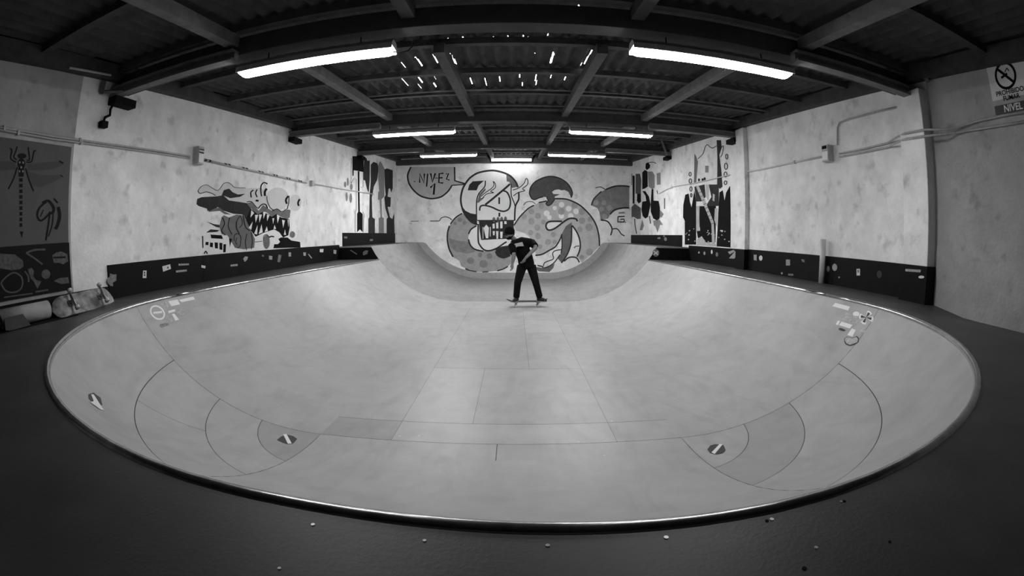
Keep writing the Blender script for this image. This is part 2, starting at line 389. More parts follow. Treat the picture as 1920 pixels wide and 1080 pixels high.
def surface(dz, sub):
    nm = 'panel' if not sub else 'underlay'; g = GAP if not sub else -.004
    f = lambda m: 'sub' if sub else m
    for left in (True, False):
        p = (180, 270) if left else (270, 360)
        if sub: corner(left, 0, 1, p[0], p[1], 'sub', dz, nm, 0)
        else:
            corner(left, 0, .28, p[0], p[1], 'ply_d' if left else 'ply')
            corner(left, .28, .5, p[0], p[1], 'ply' if left else 'ply_d')
            mid = 218 if left else 270
            if left:
                corner(left, .5, .76, 180, 222, 'ply'); corner(left, .5, .76, 222, 270, 'ply')
            else: corner(left, .5, .76, p[0], p[1], 'ply')
            corner(left, .76, 1, p[0], p[1], 'ply')
        side(left, Y0, YE, f('ply'), dz, nm, g); side(left, YE, YB-.01, f('ply_k2'), dz, nm, g, TOP)
    if sub:
        front(KL[0], KR[0], 0, 1, 'sub', dz, nm, g); flat(None, None, Y0, YB-.01, 'sub', dz, nm, g)
    else:
        front(KL[0], KR[0], .12, 1, 'ply'); front(KL[0], -.12, 0, .12, 'ply'); front(-.12, KR[0], 0, .12, 'ply')
        for a in ((None, -.91, Y0, 3.28, 'ply_d'), (-.91, .76, Y0, 3.28, 'ply_l'), (.76, None, Y0, 3.28, 'ply'),
                  (None, -.91, 3.28, 9.0, 'ply'), (.76, None, 3.28, 9.0, 'ply'), (-.91, -.33, 3.28, 4.8, 'ply_l'), (-.33, .76, 3.28, 4.8, 'ply'),
                  (-.91, .17, 4.8, 9.0, 'ply'), (.17, .76, 4.8, 6.66, 'ply'), (.17, .76, 6.66, 7.75, 'ply_l'), (.17, .76, 7.75, 9.0, 'ply'),
                  (None, None, 9.0, YE, 'ply'), (None, None, YE, YB-.01, 'ply_k2')):
            flat(*a)
surface(0, False); surface(-.018, True)
# coping: steel pipe along the whole edge
CR_ = .021
segs = [path[:17], path[16:84], path[83:]]
for sg in segs:
    pts = []
    for i, p in enumerate(sg): pts.append((p[0], p[1], -.011))
    MB().tube(pts, CR_, 12).build('coping_pipe', 'steel', bowl, True)
# raised extensions at the far end: deck, black riser, top edge
def xt(left, y):
    i = iL(y) if left else iR(y); c = (cL if left else cR)(YE); run = abs(c-i); R = (run*run+ZF*ZF)/(-2*ZF)
    q = sqrt(R*R-(R-(TOP-ZF))**2); return i-q if left else i+q
risers = {}
for left in (True, False):
    w = XL+.003 if left else XR-.003
    V = [(w, YE, TOP), (xt(left, YE), YE, TOP), (xt(left, YB), YB, TOP), (w, YB, TOP)]
    V += [(x, y, z-.03) for x, y, z in V]
    mk('platform', V, [(0, 1, 2, 3), (7, 6, 5, 4), (0, 4, 5, 1), (1, 5, 6, 2)], 'deck', bowl)
    V = [(w, YE-.012, -.01), (w, YE-.012, TOP-.03)]; nn = 8
    i = iL(YE) if left else iR(YE); c = (cL if left else cR)(YE); run = abs(c-i); R = (run*run+ZF*ZF)/(-2*ZF)
    for k in range(nn+1):
        z = TOP-.03+(-.01-TOP+.03)*k/nn; q = sqrt(R*R-(R-(z-ZF))**2); V.append((i-q if left else i+q, YE-.012, z))
    V2 = [(x, y+.012, z) for x, y, z in V]; m_ = len(V)
    F = [tuple(range(m_)), tuple(range(2*m_-1, m_-1, -1))]+[(k, (k+1) % m_, (k+1) % m_+m_, k+m_) for k in range(m_)]
    risers[left] = mk('riser', V+V2, F, 'black', bowl)
    MB().box(*( (w, xt(left, YE)) if left else (xt(left, YE), w)), YE-.02, YE+.01, TOP-.03, TOP+.002).build('riser_cap', 'wood', bowl)
# curved strip at the foot of the back wall
V = []; xs = []
for left in (True, False):
    y = YB; i = iL(y) if left else iR(y); c = (cL if left else cR)(YE); run = abs(c-i); R = (run*run+ZF*ZF)/(-2*ZF); q = sqrt(R*R-(R-(TOP-ZF))**2)
    L_ = []
    for k in range(21):
        r = q*k/20; th = math.asin(r/R); x = i-r if left else i+r; z = ZF+R-sqrt(R*R-r*r)
        nx_, nz_ = (sin(th) if left else -sin(th)), cos(th)
        L_.append(((x, z), (x+nx_*.215, min(z+nz_*.215, TOP))))
    xs.append(L_)
line = xs[0][::-1]+xs[1]
for lo, hi in line: V += [(lo[0], YB-.05, lo[1]), (hi[0], YB-.03, hi[1]), (hi[0], YB, hi[1])]
F = []
for k in range(len(line)-1):
    a = k*3; F += [(a, a+3, a+4, a+1), (a+1, a+4, a+5, a+2)]
tag(mk('baseboard_back', V, F, 'ply', None, False), 'curved grey strip along the foot of the back wall', kind='structure')

# ---- black skirting boards
def skirt(name, X, s, pieces, lab):
    e = tag(empty(name, (X, 6, 0)), lab, kind='structure')
    for (y0, y1, z0, z1) in pieces:
        a, b = sorted((X, X+s*.022)); box('board', a, b, y0+.002, y1-.002, z0, z1, 'black', e, .002)
    return e
skL = skirt('baseboard_left', XL, 1, [(3.18, 4.9, 0, .352), (4.9, 7.34, 0, .352), (7.34, YE-.02, 0, .352), (YE+.22, YB-.3, TOP, .64)], 'black skirting boards with stickers on the left wall')
skR = skirt('baseboard_right', XR, -1, [(3.36, 4.72, -.02, .365), (4.72, 7.12, -.01, .365), (7.44, YE-.02, 0, .355), (YE+.45, YB-.02, TOP, .60)], 'black skirting boards with stickers on the right wall')
box('board', 4.045, XR, 7.1, 7.44, 0, .36, 'black', skR, .002)

# ---- flat shapes: paint and stickers, traced as pixels, laid on a wall plane or on the bowl
def P2(T, pts): x0, y0, s = T; return [(x0+x/s, y0+y/s) for x, y in pts]
def smooth_line(p, n=5, closed=False):
    if len(p) < 3: return p
    o = []; k = len(p); rng = range(k if closed else k-1)
    g = (lambda i: p[i % k]) if closed else (lambda i: p[max(0, min(k-1, i))])
    for i in rng:
        a, b, c, d = g(i-1), g(i), g(i+1), g(i+2)
        for j in range(n):
            t = j/n
            o.append(tuple(.5*(2*b[q]+(c[q]-a[q])*t+(2*a[q]-5*b[q]+4*c[q]-d[q])*t*t+(3*b[q]-a[q]-3*c[q]+d[q])*t**3) for q in (0, 1)))
    if not closed: o.append(p[-1])
    return o
def ell(T, cx, cy, rx, ry, n=20, a0=0): return P2(T, [(cx+rx*cos(2*pi*i/n+a0), cy+ry*sin(2*pi*i/n+a0)) for i in range(n)])
class Paint:
    "collects flat shapes of one colour on one wall"
    def __init__(s, plane, off): s.pl = plane; s.off = off; s.sh = []; s.k = 0
    def to3(s, p):
        o = s.off+s.k*.00006
        if s.pl == 'L': return onx(p[0], p[1], XL+o)
        if s.pl == 'R': return onx(p[0], p[1], XR-o)
        if s.pl == 'B': return ony(p[0], p[1], YB-o)
        if isinstance(s.pl, tuple): a = s.pl; return (onx if a[0] == 'x' else ony)(p[0], p[1], a[1]+(a[2]*o))
    def poly(s, pts, sm=False):
        if sm: pts = smooth_line(pts, 4, True)
        V = [s.to3(p) for p in pts]; s.k += 1
        tri = tessellate_polygon([[Vector((p[0], p[1], 0)) for p in pts]])
        s.sh.append((V, [tuple(t) for t in tri])); return s
    def stroke(s, pts, w, sm=True, taper=False):
        if sm: pts = smooth_line(pts, 5)
        L, R = [], []; k = len(pts)
        for i, p in enumerate(pts):
            a, b = pts[max(i-1, 0)], pts[min(i+1, k-1)]; dx, dy = b[0]-a[0], b[1]-a[1]; l = math.hypot(dx, dy) or 1
            ww = w/2*(1 if not taper else (.25+.75*sin(pi*(i+.5)/k)))
            L.append((p[0]-dy/l*ww, p[1]+dx/l*ww)); R.append((p[0]+dy/l*ww, p[1]-dx/l*ww))
        s.k += 1; V = [s.to3(p) for p in L+R]
        s.sh.append((V, [(i, i+1, k+i+1, k+i) for i in range(k-1)])); return s
    def build(s, name, m, parent):
        for V, F in s.sh: mk(name, V, F, m, parent)
def mural(name, loc, label, cat='mural'): return tag(empty(name, loc), label, cat)

# stickers on the skirting boards
def wall_sticker(plane, T, pts, m, parent, name='sticker'): Paint(plane, .0245).poly(P2(T, pts)).build(name, m, parent)
T = (180, 440, 6.4)
for pts, m in (([(565, 430), (607, 430), (605, 520), (560, 520)], 'st_w'), ([(795, 380), (890, 355), (900, 410), (805, 445)], 'st_w'), ([(990, 350), (1115, 345), (1115, 365), (990, 372)], 'st_m'),
               ([(960, 430), (1090, 418), (1090, 440), (962, 455)], 'st_m'), ([(1265, 365), (1315, 375), (1310, 405), (1265, 395)], 'st_w'), ([(1615, 360), (1700, 350), (1700, 375), (1615, 382)], 'st_m'),
               ([(1765, 290), (1790, 260), (1825, 265), (1815, 300), (1785, 328)], 'st_m'), ([(170, 465), (205, 478), (245, 475), (245, 550), (205, 575), (205, 620), (165, 612), (130, 560), (140, 520), (165, 505)], 'st_g')):
    wall_sticker('L', T, pts, m, skL)
for x, y in ((575, 450), (575, 480), (855, 390)): Paint('L', .026).poly(ell(T, x+8, y+5, 9, 14, 8)).build('sticker_print', 'st_d', skL)
T = (420, 420, 6.4)
for pts, m in (([(540, 380), (580, 385), (578, 430), (540, 425)], 'st_m'), ([(655, 365), (690, 375), (670, 460), (640, 455)], 'st_g'), ([(775, 340), (805, 340), (805, 390), (775, 390)], 'st_m'), ([(950, 340), (985, 340), (980, 385), (955, 380)], 'st_m'),
               ([(1005, 360), (1020, 360), (1060, 410), (1045, 412)], 'st_m'), ([(1150, 300), (1195, 300), (1190, 340), (1150, 338)], 'st_w'), ([(1315, 310), (1350, 315), (1345, 360), (1315, 355)], 'st_m'),
               ([(1440, 150), (1480, 150), (1475, 175), (1440, 172)], 'st_g'), ([(1750, 180), (1790, 180), (1785, 205), (1750, 205)], 'st_g'), ([(455, 372), (480, 372), (480, 392), (455, 390)], 'st_g')):
    wall_sticker('L', T, pts, m, skL)
RIS = ('y', YE-.012, -1)
for pts in ([(1510, 315), (1525, 310), (1600, 360), (1590, 368)], [(1665, 340), (1700, 315), (1730, 320), (1720, 360), (1670, 378)]):
    Paint(RIS, .003).poly(P2(T, pts)).build('sticker', 'st_g', bowl)
T = (1100, 420, 9)
Paint(RIS, .003).poly(ell(T, 1168, 487, 56, 66, 18)).build('sticker', 'st_g', bowl)
Paint(RIS, .005).stroke(P2(T, [(1130, 455), (1205, 520)]), 2.4, False).stroke(P2(T, [(1205, 460), (1130, 520)]), 2.4, False).build('sticker_print', 'st_w', bowl)
for c, m in (((1220, 238, 28, 16), 'st_g'), ((1330, 255, 24, 32), 'st_g'), ((1305, 205, 12, 16), 'st_g')): Paint('R', .0245).poly(ell(T, *c, 10)).build('sticker', m, skR)
T = (1400, 420, 7.2)
for pts, m in (([(95, 415), (135, 415), (135, 495), (95, 485)], 'st_m'), ([(530, 480), (585, 480), (585, 560), (530, 560)], 'st_m'), ([(735, 475), (780, 480), (780, 520), (750, 510)], 'st_g'), ([(1483, 605), (1530, 605), (1530, 695), (1483, 695)], 'st_w'), ([(560, 670), (630, 672), (630, 700), (560, 695)], 'st_g')):
    wall_sticker('R', T, pts, m, skR)
for c, m in (((190, 460, 24, 36), 'st_w'), ((1188, 585, 34, 50), 'st_m'), ((475, 665, 12, 15), 'st_m'), ((1248, 720, 11, 12), 'st_m'), ((1100, 605, 20, 40), 'st_g'), ((1790, 680, 34, 52), 'st_d')):
    Paint('R', .0245).poly(ell(T, *c, 14)).build('sticker', m, skR)
for x in (1495,): Paint('R', .026).poly(P2(T, [(x, 620), (x+22, 620), (x+22, 655), (x, 655)])).build('sticker_print', 'st_g', skR)
T = (1160, 240, 4.155)
for c, m in (((625, 970, 7, 9), 'st_m'), ((668, 976, 8, 14), 'st_m'), ((725, 965, 7, 17), 'st_w'), ((765, 985, 10, 18), 'st_g')): Paint('R', .0245).poly(ell(T, *c, 10)).build('sticker', m, skR)
PW = ('x', 3.985, -1); T = (1640, 460, 6)
Paint(PW, .003).poly(P2(T, [(345, 265), (520, 275), (515, 305), (345, 292)])).build('sticker', 'st_m', pl1)
Paint(PW, .003).poly(ell(T, 525, 357, 33, 16, 14)).build('sticker', 'st_w', pl1)
T = (1160, 240, 4.155)
for pts in ([(850, 965), (895, 950), (905, 960), (865, 985)], [(860, 1015), (905, 960), (945, 965), (900, 1018)]):
    Paint('R', .0245).poly(P2(T, pts)).build('sticker', 'st_m', skR)

# stickers on the bowl itself
def bowl_sticker(pts, m, off=.003, name='sticker', sub=2):
    tri = [tuple(t) for t in tessellate_polygon([[Vector((p[0], p[1], 0)) for p in pts]])]; P = list(pts)
    for _ in range(sub):
        cache = {}; nt = []
        def mid(a, b):
            k = (min(a, b), max(a, b))
            if k not in cache: P.append(((P[a][0]+P[b][0])/2, (P[a][1]+P[b][1])/2)); cache[k] = len(P)-1
            return cache[k]
        for a, b, c in tri:
            x, y, z = mid(a, b), mid(b, c), mid(c, a); nt += [(a, x, z), (x, b, y), (z, y, c), (x, y, z)]
        tri = nt
    V = []
    for p in P:
        q = cast(*p); e = .01
        n_ = Vector((-(zs(q.x+e, q.y)-zs(q.x-e, q.y)), -(zs(q.x, q.y+e)-zs(q.x, q.y-e)), 2*e)).normalized()
        V.append(q+n_*off)
    return mk(name, V, tri, m, bowl, True)
def ring_band(T, cx, cy, rx, ry, w, a=0, n=24):
    o = []
    def pt(t, k): x, y = (rx-k)*cos(t), (ry-k)*sin(t); return (cx+x*cos(a)-y*sin(a), cy+x*sin(a)+y*cos(a))
    return [P2(T, [pt(2*pi*i/n, 0), pt(2*pi*(i+1)/n, 0), pt(2*pi*(i+1)/n, w), pt(2*pi*i/n, w)]) for i in range(n)]
def bowl_multi(polys, m, off=.003, name='sticker'):
    mb = MB()
    for pts in polys:
        V = []
        for p in pts:
            q = cast(*p); e = .01
            n_ = Vector((-(zs(q.x+e, q.y)-zs(q.x-e, q.y)), -(zs(q.x, q.y+e)-zs(q.x, q.y-e)), 2*e)).normalized(); V.append(q+n_*off)
        mb.add(V, [tuple(range(len(V)))])
    return mb.build(name, m, bowl)
T = (250, 540, 12)
bowl_multi(ring_band(T, 540, 557, 190, 145, 36, .72), 'st_w')
bowl_sticker(P2(T, [(440, 545), (640, 520), (650, 570), (450, 585)]), 'st_w')
bowl_sticker(P2(T, [(580, 345), (735, 310), (815, 460), (690, 500), (640, 410)]), 'st_m')
bowl_sticker(P2(T, [(780, 300), (990, 262), (1050, 370), (850, 415)]), 'st_w')
bowl_sticker(P2(T, [(1020, 270), (1350, 195), (1385, 262), (1085, 325)]), 'st_w')
bowl_sticker(P2(T, [(780, 520), (930, 480), (945, 530), (790, 575)]), 'st_w')
bowl_multi(ring_band(T, 1050, 505, 125, 85, 22, .7), 'st_m'); bowl_sticker(P2(T, [(1000, 560), (1000, 450), (1060, 440), (1115, 520), (1070, 560)]), 'st_m')
bowl_sticker(P2(T, [(860, 590), (920, 580), (1025, 715), (945, 742)]), 'st_w')
bowl_sticker(P2(T, [(730, 650), (790, 615), (860, 660), (875, 750), (825, 780), (740, 720)]), 'st_m')
bowl_sticker(P2(T, [(590, 820), (680, 800), (790, 790), (800, 840), (720, 870), (640, 895), (595, 870)]), 'st_g')
T = (1540, 550, 9.82)
bowl_sticker(P2(T, [(205, 240), (260, 178), (530, 248), (495, 320)]), 'st_w')
bowl_sticker(P2(T, [(360, 480), (440, 352), (550, 375), (520, 480), (450, 500)]), 'st_m')
bowl_sticker(ell(T, 645, 385, 62, 48, 14), 'st_w'); bowl_sticker(P2(T, [(575, 410), (690, 425), (680, 460), (580, 455)]), 'st_m')
bowl_sticker(P2(T, [(520, 480), (690, 510), (650, 560), (515, 535)]), 'st_m')
bowl_sticker(P2(T, [(265, 575), (305, 505), (350, 515), (310, 588)]), 'st_w'); bowl_sticker(P2(T, [(325, 590), (375, 525), (578, 585), (530, 655)]), 'st_w')
bowl_sticker(P2(T, [(320, 650), (360, 640), (455, 680), (420, 705), (330, 680)]), 'st_d')
bowl_sticker(P2(T, [(480, 770), (565, 648), (640, 680), (575, 800)]), 'st_w'); bowl_sticker(P2(T, [(690, 690), (760, 620), (820, 680), (800, 720), (720, 750)]), 'st_m')
cr = [(830, 450)]
def petal(a, r0, r1, w0, w1):
    return [(830+r0*cos(a-w0), 450+r0*sin(a-w0)), (830+r1*cos(a-w1), 450+r1*sin(a-w1)), (830+r1*1.05*cos(a), 450+r1*1.05*sin(a)), (830+r1*cos(a+w1), 450+r1*sin(a+w1)), (830+r0*cos(a+w0), 450+r0*sin(a+w0))]
for a in (-1.0, .25, 2.05, 3.35):
    bowl_sticker(P2(T, petal(a, 12, 130, 1.0, .42)), 'st_w', .003, 'sticker', 1); bowl_sticker(P2(T, petal(a, 10, 98, .6, .28)), 'st_d', .0045, 'sticker_print', 1)
bowl_sticker(P2(T, [(425, 830), (480, 800), (580, 820), (660, 790), (695, 830), (690, 900), (620, 950), (530, 975), (450, 945), (420, 890)]), 'st_d')
bowl_sticker(P2(T, [(440, 830), (490, 812), (580, 830), (650, 810), (680, 850), (670, 900), (610, 930), (530, 955), (465, 925), (435, 880)]), 'st_m', .0045)
# torn dark patches crossed by a white strip
for i, (T, dark, white) in enumerate((((60, 540, 3), [(315, 600), (345, 590), (385, 620), (395, 660), (370, 668), (345, 650), (318, 625)], [(330, 600), (345, 602), (402, 690), (385, 688), (325, 645), (345, 640)]),
        ((60, 540, 3), [(1378, 855), (1400, 838), (1430, 825), (1470, 835), (1492, 850), (1470, 875), (1440, 880), (1405, 868)], [(1413, 826), (1432, 824), (1461, 877), (1440, 880)]),
        ((1260, 540, 3), [(198, 910), (215, 888), (245, 880), (290, 885), (302, 915), (285, 930), (250, 938), (215, 930)], [(222, 928), (268, 880), (285, 882), (240, 937)]))):
    bowl_sticker(P2(T, dark), 'st_d'); bowl_sticker(P2(T, white), 'st_w', .0045)
# screw heads glinting on the bowl
for px, py in ((750, 818), (786, 818), (1085, 829), (1133, 855), (1147, 790)): bowl_sticker([(px-1.6, py-1), (px+1.6, py-1), (px+1.8, py+.8), (px-1.6, py+1)], 'screw', .004, 'screw', 0)

# ================================================================== LAMPS
LM = {y: emit('fluorescent_diffuser', v) for y, v in LAMPS.items()}
def tube_lamp(cx, y, z, L, label, w=.075):
    e = tag(empty('tube_lamp', (cx, y, z)), label, 'lamp', 'fluorescent batten lamps under the beams')
    a, b = cx-L/2, cx+L/2
    def loft(sec, ends, name, m, smooth=False):
        V = []; F = []; k = len(sec)
        for X in ends: V += [(X, y+p[0], z+p[1]) for p in sec]
        for i in range(len(ends)-1): F += [(i*k+j, (i+1)*k+j, (i+1)*k+(j+1) % k, i*k+(j+1) % k) for j in range(k)]
        F += [tuple(range(k)), tuple(range(len(ends)*k-1, (len(ends)-1)*k-1, -1))]
        return mk(name, V, F, m, e, smooth)
    loft([(-w-.010, -.028), (-w-.004, -.028), (-w-.002, -.0015), (w+.002, -.0015), (w+.004, -.028), (w+.010, -.028), (w+.008, .022), (w*.62, .062), (-w*.62, .062), (-w-.008, .022)], [a, b], 'housing', 'housing')
    sec = [(-w, -.001), (-w*.93, -.028), (-w*.66, -.05), (0, -.056), (w*.66, -.05), (w*.93, -.028), (w, -.001)]
    V = []; k = len(sec)
    for X, sc in ((a+.01, .55), (a+.035, .9), (a+.06, 1), (b-.06, 1), (b-.035, .9), (b-.01, .55)): V += [(X, y+p[0]*(.75+.25*sc), z+p[1]*sc) for p in sec]
    F = [(i*k+j, i*k+j+1, (i+1)*k+j+1, (i+1)*k+j) for i in range(5) for j in range(k-1)]+[tuple(range(k)), tuple(range(6*k-1, 5*k-1, -1))]
    mk('diffuser', V, F, LM[y], e, True)
    for t in (.12, .5, .88):
        x = a+L*t
        for s in (-1, 1): MB().box(x-.012, x+.012, y+s*(w+.011)-.003, y+s*(w+.011)+.003, z-.012, z+.02).build('clip', 'clip', e)
    for t in (.2, .8):
        x = a+L*t; MB().tube([(x, y, z+.06), (x, y, z+.06+HANG)], .006, 6).build('hanger', 'dk', e)
    return e
HANG = .075
def lampz(y): return slope(y, ZB)-.137
for pxa, pxb, y, lab in (((448, 160), (738, 112), 3.3, 'near left tube lamp, largest bright lamp above the left side'), ((1185, 110), (1483, 153), 3.3, 'near right tube lamp, largest bright lamp above the right side'),
                         ((700, 267), (853, 261), 7.6, 'left tube lamp under the middle beam'), ((1068, 258), (1223, 263), 7.6, 'right tube lamp under the middle beam'),
                         ((788, 301), (894, 300), 11.4, 'left tube lamp under the far beam, above speech bubble'), ((1028, 300), (1135, 301), 11.4, 'right tube lamp under the far beam, above grey fan shape')):
    A, B = ony(*pxa, y), ony(*pxb, y)
    tube_lamp((A.x+B.x)/2, y, lampz(y), abs(B.x-A.x), lab)
# lamp over the graffiti, on two black arms
yb_ = 14.75; A, B = ony(922, 300, yb_), ony(996, 300, yb_)
e = tag(empty('strip_light', ((A.x+B.x)/2, yb_, A.z)), 'short strip light in black frame in the middle of back wall', 'lamp')
box('diffuser', A.x, B.x, yb_-.05, yb_+.06, A.z-.04, A.z+.04, 'lamp2', e, .01)
box('tray', A.x+.01, B.x-.01, yb_-.075, yb_+.08, A.z-.085, A.z-.055, 'dk', e)
for s, X in ((-1, A.x), (1, B.x)):
    MB().tube([(X+s*.03, yb_, A.z-.07), (X+s*.05, yb_, A.z+.05), (X+s*.12, yb_+.1, A.z+.16), (X+s*.12, yb_+.5, A.z+.2)], .035, 6).build('bracket_arm', 'dk', e)
box('reflector', A.x, B.x, yb_-.06, yb_+.09, A.z+.043, A.z+.07, 'dk', e)
# cable looping from the left lamp
tag(MB().tube([ony(735, 97, 3.3), ony(750, 98, 3.3), ony(765, 95, 3.3), ony(773, 87, 3.3), ony(776, 76, 3.3)], .006, 6).build('lamp_cable', 'dk'), 'thin black cable looping from near left lamp to beam', 'cable')

# ================================================================== CONDUIT
def conduit(name, plane, pts, r, m, label, cat='pipe', off=.018, clips=()):
    f = (lambda p: onx(p[0], p[1], XL+off)) if plane == 'L' else (lambda p: onx(p[0], p[1], XR-(off if len(p) < 3 else p[2])))
    e = tag(empty(name, tuple(f(pts[0]))), label, cat); P = [f(p) for p in pts]
    MB().tube(P, r, 8).build('pipe', m, e, True)
    for c in clips:
        q = f(c); a, b = sorted((XL, XL+off+r+.006)) if plane == 'L' else sorted((XR, XR-off-r-.006))
        MB().box(a, b, q.y-.012, q.y+.012, q.z-r-.01, q.z+r+.01).build('clip', 'pipe', e)
    return e
conduit('conduit', 'L', [(-40, 231), (20, 242), (100, 256), (200, 270), (300, 284), (356, 293)], .011, 'pipe', 'upper thin conduit running along left wall above dragonfly poster', clips=[(8, 240), (150, 263)])
conduit('conduit', 'L', [(-40, 236), (20, 247), (100, 261), (200, 274), (300, 288), (356, 297)], .011, 'pipe', 'lower thin conduit running along left wall above dragonfly poster', clips=[(34, 249), (152, 267)])
cf = conduit('corrugated_conduit', 'L', [(378, 298), (430, 311), (500, 326), (575, 343)], .016, 'pipe', 'ribbed flexible conduit between two boxes on left wall')
A, B = onx(385, 300, XL+.018), onx(572, 342, XL+.018)
for k in range(34):
    t = k/33; q = A.lerp(B, t)
    if (k*7) % 5 in (0, 2): MB().tube([q-(B-A).normalized()*.022, q+(B-A).normalized()*.022], .0185, 8).build('rib', 'ink2', cf)
conduit('conduit', 'L', [(588, 345), (640, 354), (700, 364)], .014, 'pvc', 'pale conduit from small box to the painted brushes on left wall')
def jbox(name, plane, px, py, w, h, d, label, lid=True):
    q = onx(px, py, XL if plane == 'L' else XR); e = tag(empty(name, tuple(q)), label, 'junction box')
    a, b = (XL, XL+d) if plane == 'L' else (XR-d, XR)
    box('body', a, b, q.y-w/2, q.y+w/2, q.z-h/2, q.z+h/2, 'box', e, .006)
    a, b = (XL+d, XL+d+.008) if plane == 'L' else (XR-d-.008, XR-d)
    if lid:
        box('cover', a, b, q.y-w*.42, q.y+w*.42, q.z-h*.42, q.z+h*.1, 'pvc', e, .003); box('cover', a, b, q.y-w*.42, q.y+w*.42, q.z+h*.16, q.z+h*.42, 'box', e, .003)
    return e, q
e, q = jbox('socket_box', 'L', 367, 293, .13, .24, .1, 'grey double socket box on left wall conduit')
for dz in (.03, .07): box('slot', XL+.105, XL+.111, q.y-.05, q.y+.05, q.z+dz, q.z+dz+.012, 'dk', e)
jbox('junction_box', 'L', 582, 344, .1, .11, .07, 'small dark junction box on left wall right of big monster mural', False)
e, q = jbox('switch_box', 'R', 1557, 289, .15, .22, .1, 'white switch box on right wall conduit')
box('window', XR-.115, XR-.108, q.y-.045, q.y+.045, q.z+.055, q.z+.095, 'dk', e)
conduit('conduit', 'R', [(1574, 288), (1620, 279), (1665, 268), (1680, 258, .1), (1697, 250, .165), (1735, 243, .168), (1756, 243, .168), (1785, 242, .06), (1830, 228), (1880, 217), (1960, 204)], .012, 'pipe', 'upper conduit on right wall running past pillar below no smoking sign')
conduit('conduit', 'R', [(1574, 294), (1620, 285), (1665, 276), (1680, 268, .1), (1697, 261, .165), (1735, 255, .168), (1756, 253, .168), (1785, 250, .06), (1810, 246), (1880, 235), (1960, 222)], .012, 'pipe', 'lower conduit on right wall running past pillar below no smoking sign')
conduit('conduit', 'R', [(1570, 272), (1570, 240), (1574, 230), (1590, 224), (1650, 208), (1690, 199)], .012, 'pipe', 'bent conduit rising from switch box to right pillar top')
conduit('conduit', 'R', [(1545, 293), (1490, 304), (1430, 317), (1385, 325)], .012, 'pvc', 'pale conduit from switch box to narrow pillar', clips=[(1490, 304)])
conduit('conduit', 'R', [(1368, 328), (1330, 337), (1300, 344), (1262, 350), (1248, 356), (1236, 363)], .012, 'pvc', 'pale conduit crossing the dripping black mural on right wall')

# ================================================================== MURALS
# ---- graffiti on the back wall
mu = mural('graffiti_mural', (0, YB, 1.5), 'graffiti of a one-eyed skull and coiled spotted snake on back wall')
T1, T2, T3, T4 = (760, 300, 8), (820, 400, 9), (960, 310, 8), (960, 400, 8)
a = Paint('B', .0010)
a.poly(P2(T2, [(420, 0), (300, 80), (220, 180), (185, 300), (170, 420), (190, 560), (270, 740), (370, 800), (400, 890), (480, 930), (640, 985), (820, 990), (1000, 970), (1180, 900), (1260, 840), (1300, 700), (1240, 600), (1000, 600), (800, 640), (640, 610), (540, 520), (520, 400), (560, 280), (650, 200), (560, 140), (470, 30)]))
a.build('snake_coil', 'g4', mu)
Paint('B', .0010).poly(P2(T4, [(30, 180), (120, 50), (240, -70), (400, -160), (640, -220), (800, -215), (920, -175), (1020, -120), (1120, -30), (1210, 80), (1270, 200), (1310, 390), (1305, 500), (1050, 740), (980, 650), (1010, 560), (1020, 450), (1000, 330), (950, 240), (890, 150), (750, 300), (700, 400), (620, 510), (480, 600), (360, 630), (330, 500), (330, 420), (200, 300), (60, 260)])).build('snake_coil', 'g5', mu)
Paint('B', .0010).poly(P2(T3, [(1190, 600), (1220, 520), (1290, 430), (1350, 390), (1420, 355), (1540, 320), (1680, 310), (1760, 320), (1760, 640), (1660, 640), (1560, 670), (1470, 740), (1440, 800), (1330, 820), (1310, 700), (1280, 640)])).build('snake_coil', 'g3', mu)
a = Paint('B', .0018); a.poly(P2(T2, [(190, 420), (350, 460), (520, 480), (600, 590), (640, 650), (500, 680), (300, 640), (230, 580)])).build('dark_scale_patch', 'g3', mu)
a = Paint('B', .0022)
for x, y, r in ((290, 690, 45), (180, 770, 40), (290, 840, 48), (390, 760, 45), (380, 935, 45), (470, 850, 35), (440, 610, 40), (280, 1010, 40), (390, 1060, 45), (1050, 690, 52), (1050, 830, 50), (1155, 930, 55), (1020, 960, 40), (1170, 810, 40), (940, 600, 48), (1260, 560, 40), (1340, 660, 36), (1380, 560, 38), (1460, 640, 40), (1390, 770, 40), (740, 690, 50)): a.poly(ell(T3, x, y, r, r*1.05, 14))
a.build('spot', 'g4', mu); a = Paint('B', .0022)
for x, y, r in ((380, 110, 40), (300, 560, 60), (780, 850, 70), (880, 720, 50), (720, 700, 40), (560, 800, 60), (430, 600, 40), (460, 160, 36), (300, 170, 30)): a.poly(ell(T2, x, y, r, r, 14))
b4 = Paint('B', .0022)
for x, y, r in ((540, 430, 45), (620, 320, 40), (640, 430, 36), (420, 500, 36), (1160, 580, 55), (1050, 660, 36)): b4.poly(ell(T4, x, y, r, r, 14))
a.build('spot', 'g3', mu); b4.build('spot', 'g4', mu)
a = Paint('B', .0026)
for x, y, r in ((745, 590, 42), (850, 650, 44), (960, 690, 44), (740, 760, 42), (880, 760, 42), (520, 720, 46), (640, 640, 32), (560, 780, 36)): a.poly(ell(T3, x, y, r, r, 14))
a.build('pale_spot', 'g6', mu)
a = Paint('B', .0020)
a.poly(P2(T1, [(85, 105), (45, 190), (35, 260), (60, 360), (130, 460), (230, 540), (350, 575), (430, 577), (540, 550), (640, 470), (700, 380), (880, 365), (740, 310), (738, 105)])).build('speech_bubble', 'g5', mu)
a = Paint('B', .0024)
a.poly(P2(T1, [(1085, 905), (1075, 650), (1100, 540), (1160, 460), (1210, 440), (1210, 300), (1330, 230), (1510, 250), (1560, 340), (1590, 430), (1590, 560), (1640, 700), (1635, 905)]))
